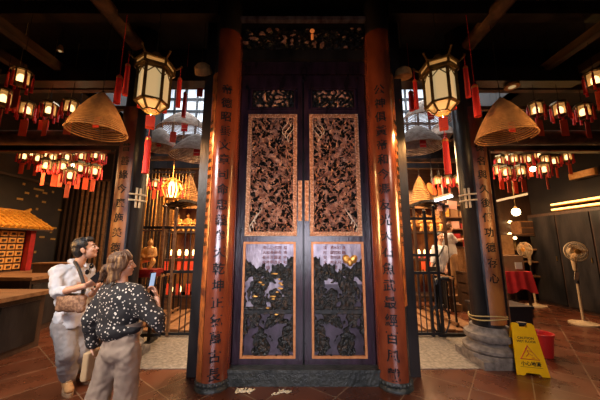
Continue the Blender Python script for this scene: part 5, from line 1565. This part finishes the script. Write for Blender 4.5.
bb = MB(); bb.tube([tb + wf * 0.07 + UP * 0.09, wrL + Vector((0.01, 0.02, -0.085)), tb - wf * 0.07 + UP * 0.09], 0.008, 6); bb.build('handles', M['tote'], L, smooth=True)

# ---- two people by the shop counter at the back
def far_person(label, hp, sh, pl, feet_z, fwd, hands, hair_m, shirt_m, tr_m, long_hair=False):
    f, r, u = basis(fwd)
    QQ = Matrix((r, f, UP)).transposed()
    b = MB()
    A, Q = head(b, hp, fwd, 1.0)
    b.cap(sh, hp - UP * 0.05, 0.05, 0.05)
    b.cap(sh - (sh - pl) * 0.2, pl, 0.13, 0.13)
    for s, hnd in zip((-1, 1), hands):
        s0 = sh + r * s * 0.16 - UP * 0.02
        el = (s0 + hnd) / 2 - UP * 0.09
        b.cap(sh, s0, 0.055, 0.05).cap(s0, el, 0.045, 0.036).cap(el, hnd, 0.036, 0.026)
        hand(b, hnd, hnd - el, Vector((0, 0, -1)) + f * 0.1, 0.5, s)
        ft = Vector((pl.x, pl.y, feet_z)) + r * s * 0.10
        b.cap(pl + r * s * 0.08, ft + UP * 0.09, 0.085, 0.042).ell(ft + f * 0.05 + UP * 0.04, (0.045, 0.11, 0.04), QQ)
    body = b.fused('person', M['skin'], None, voxel=0.010, smooth=3)
    rebase(body, (pl.x, pl.y, feet_z))
    tag(body, label, 'person')
    face_parts(A, Q, body, 1.0)
    h = MB().ell(A(0, -0.028, 0.055), (0.086, 0.098, 0.085), Q, 3).ell(A(0, -0.06, 0.0), (0.078, 0.062, 0.085), Q, 3)
    if long_hair: h.ell(A(0, -0.075, -0.08), (0.07, 0.05, 0.10), Q)
    h.fused('hair', hair_m, body, voxel=0.012, smooth=2)
    c = MB().ell(sh * 0.75 + pl * 0.25, (0.19, 0.14, 0.2), QQ, 3).cap(sh * 0.8 + pl * 0.2, pl + UP * 0.05, 0.16, 0.165)
    for s, hnd in zip((-1, 1), hands):
        s0 = sh + r * s * 0.16 - UP * 0.02
        el = (s0 + hnd) / 2 - UP * 0.09
        c.cap(sh - UP * 0.02, s0, 0.075, 0.075).cap(s0, el, 0.072, 0.062)
    c.fused('shirt', shirt_m, body, voxel=0.016, smooth=4, wrinkle=0.01)
    t = MB().ell(pl, (0.16, 0.13, 0.13), QQ, 3)
    for s in (-1, 1):
        ft = Vector((pl.x, pl.y, feet_z)) + r * s * 0.10
        t.cap(pl + r * s * 0.08, ft + UP * 0.13, 0.11, 0.085)
    t.fused('trousers', tr_m, body, voxel=0.016, smooth=4)
    return body
a = 7.6
far_person('person in white top bending over the shop counter', P(449, 228, a), P(446.5, 235, a), P(451, 256, a), 0.45, (0.95, 0.25, -0.15),
           (P(461, 239, a + 0.12), P(460, 240, a - 0.12)), M['brown_hair'], M['shirt'], M['cardboard'])
a = 6.75
far_person('black haired person in white shirt standing behind the gate, with dark strap', P(440, 237, a), P(439.5, 247, a), P(439, 270, a), 0.035, (0.25, -0.95, -0.05),
           (P(446, 268, a - 0.12), P(431, 268, a - 0.12)), M['black_hair'], M['shirt'], M['dark_cloth'] if 'dark_cloth' in M else M['strap'], True)
L = thing('strap_bag', 'dark bag with cross strap on the person in white behind the gate', 'bag', tuple(P(433, 268, a - 0.15)))
MB().tube([P(444, 246, a - 0.10), P(441, 252, a - 0.19), P(436, 262, a - 0.2), P(433, 266, a - 0.17)], 0.018, 6).build('strap', M['strap'], L, smooth=True)
q = P(432, 270, a - 0.18)
MB().box(q, (0.20, 0.08, 0.16)).build('bag_body', M['strap'], L)
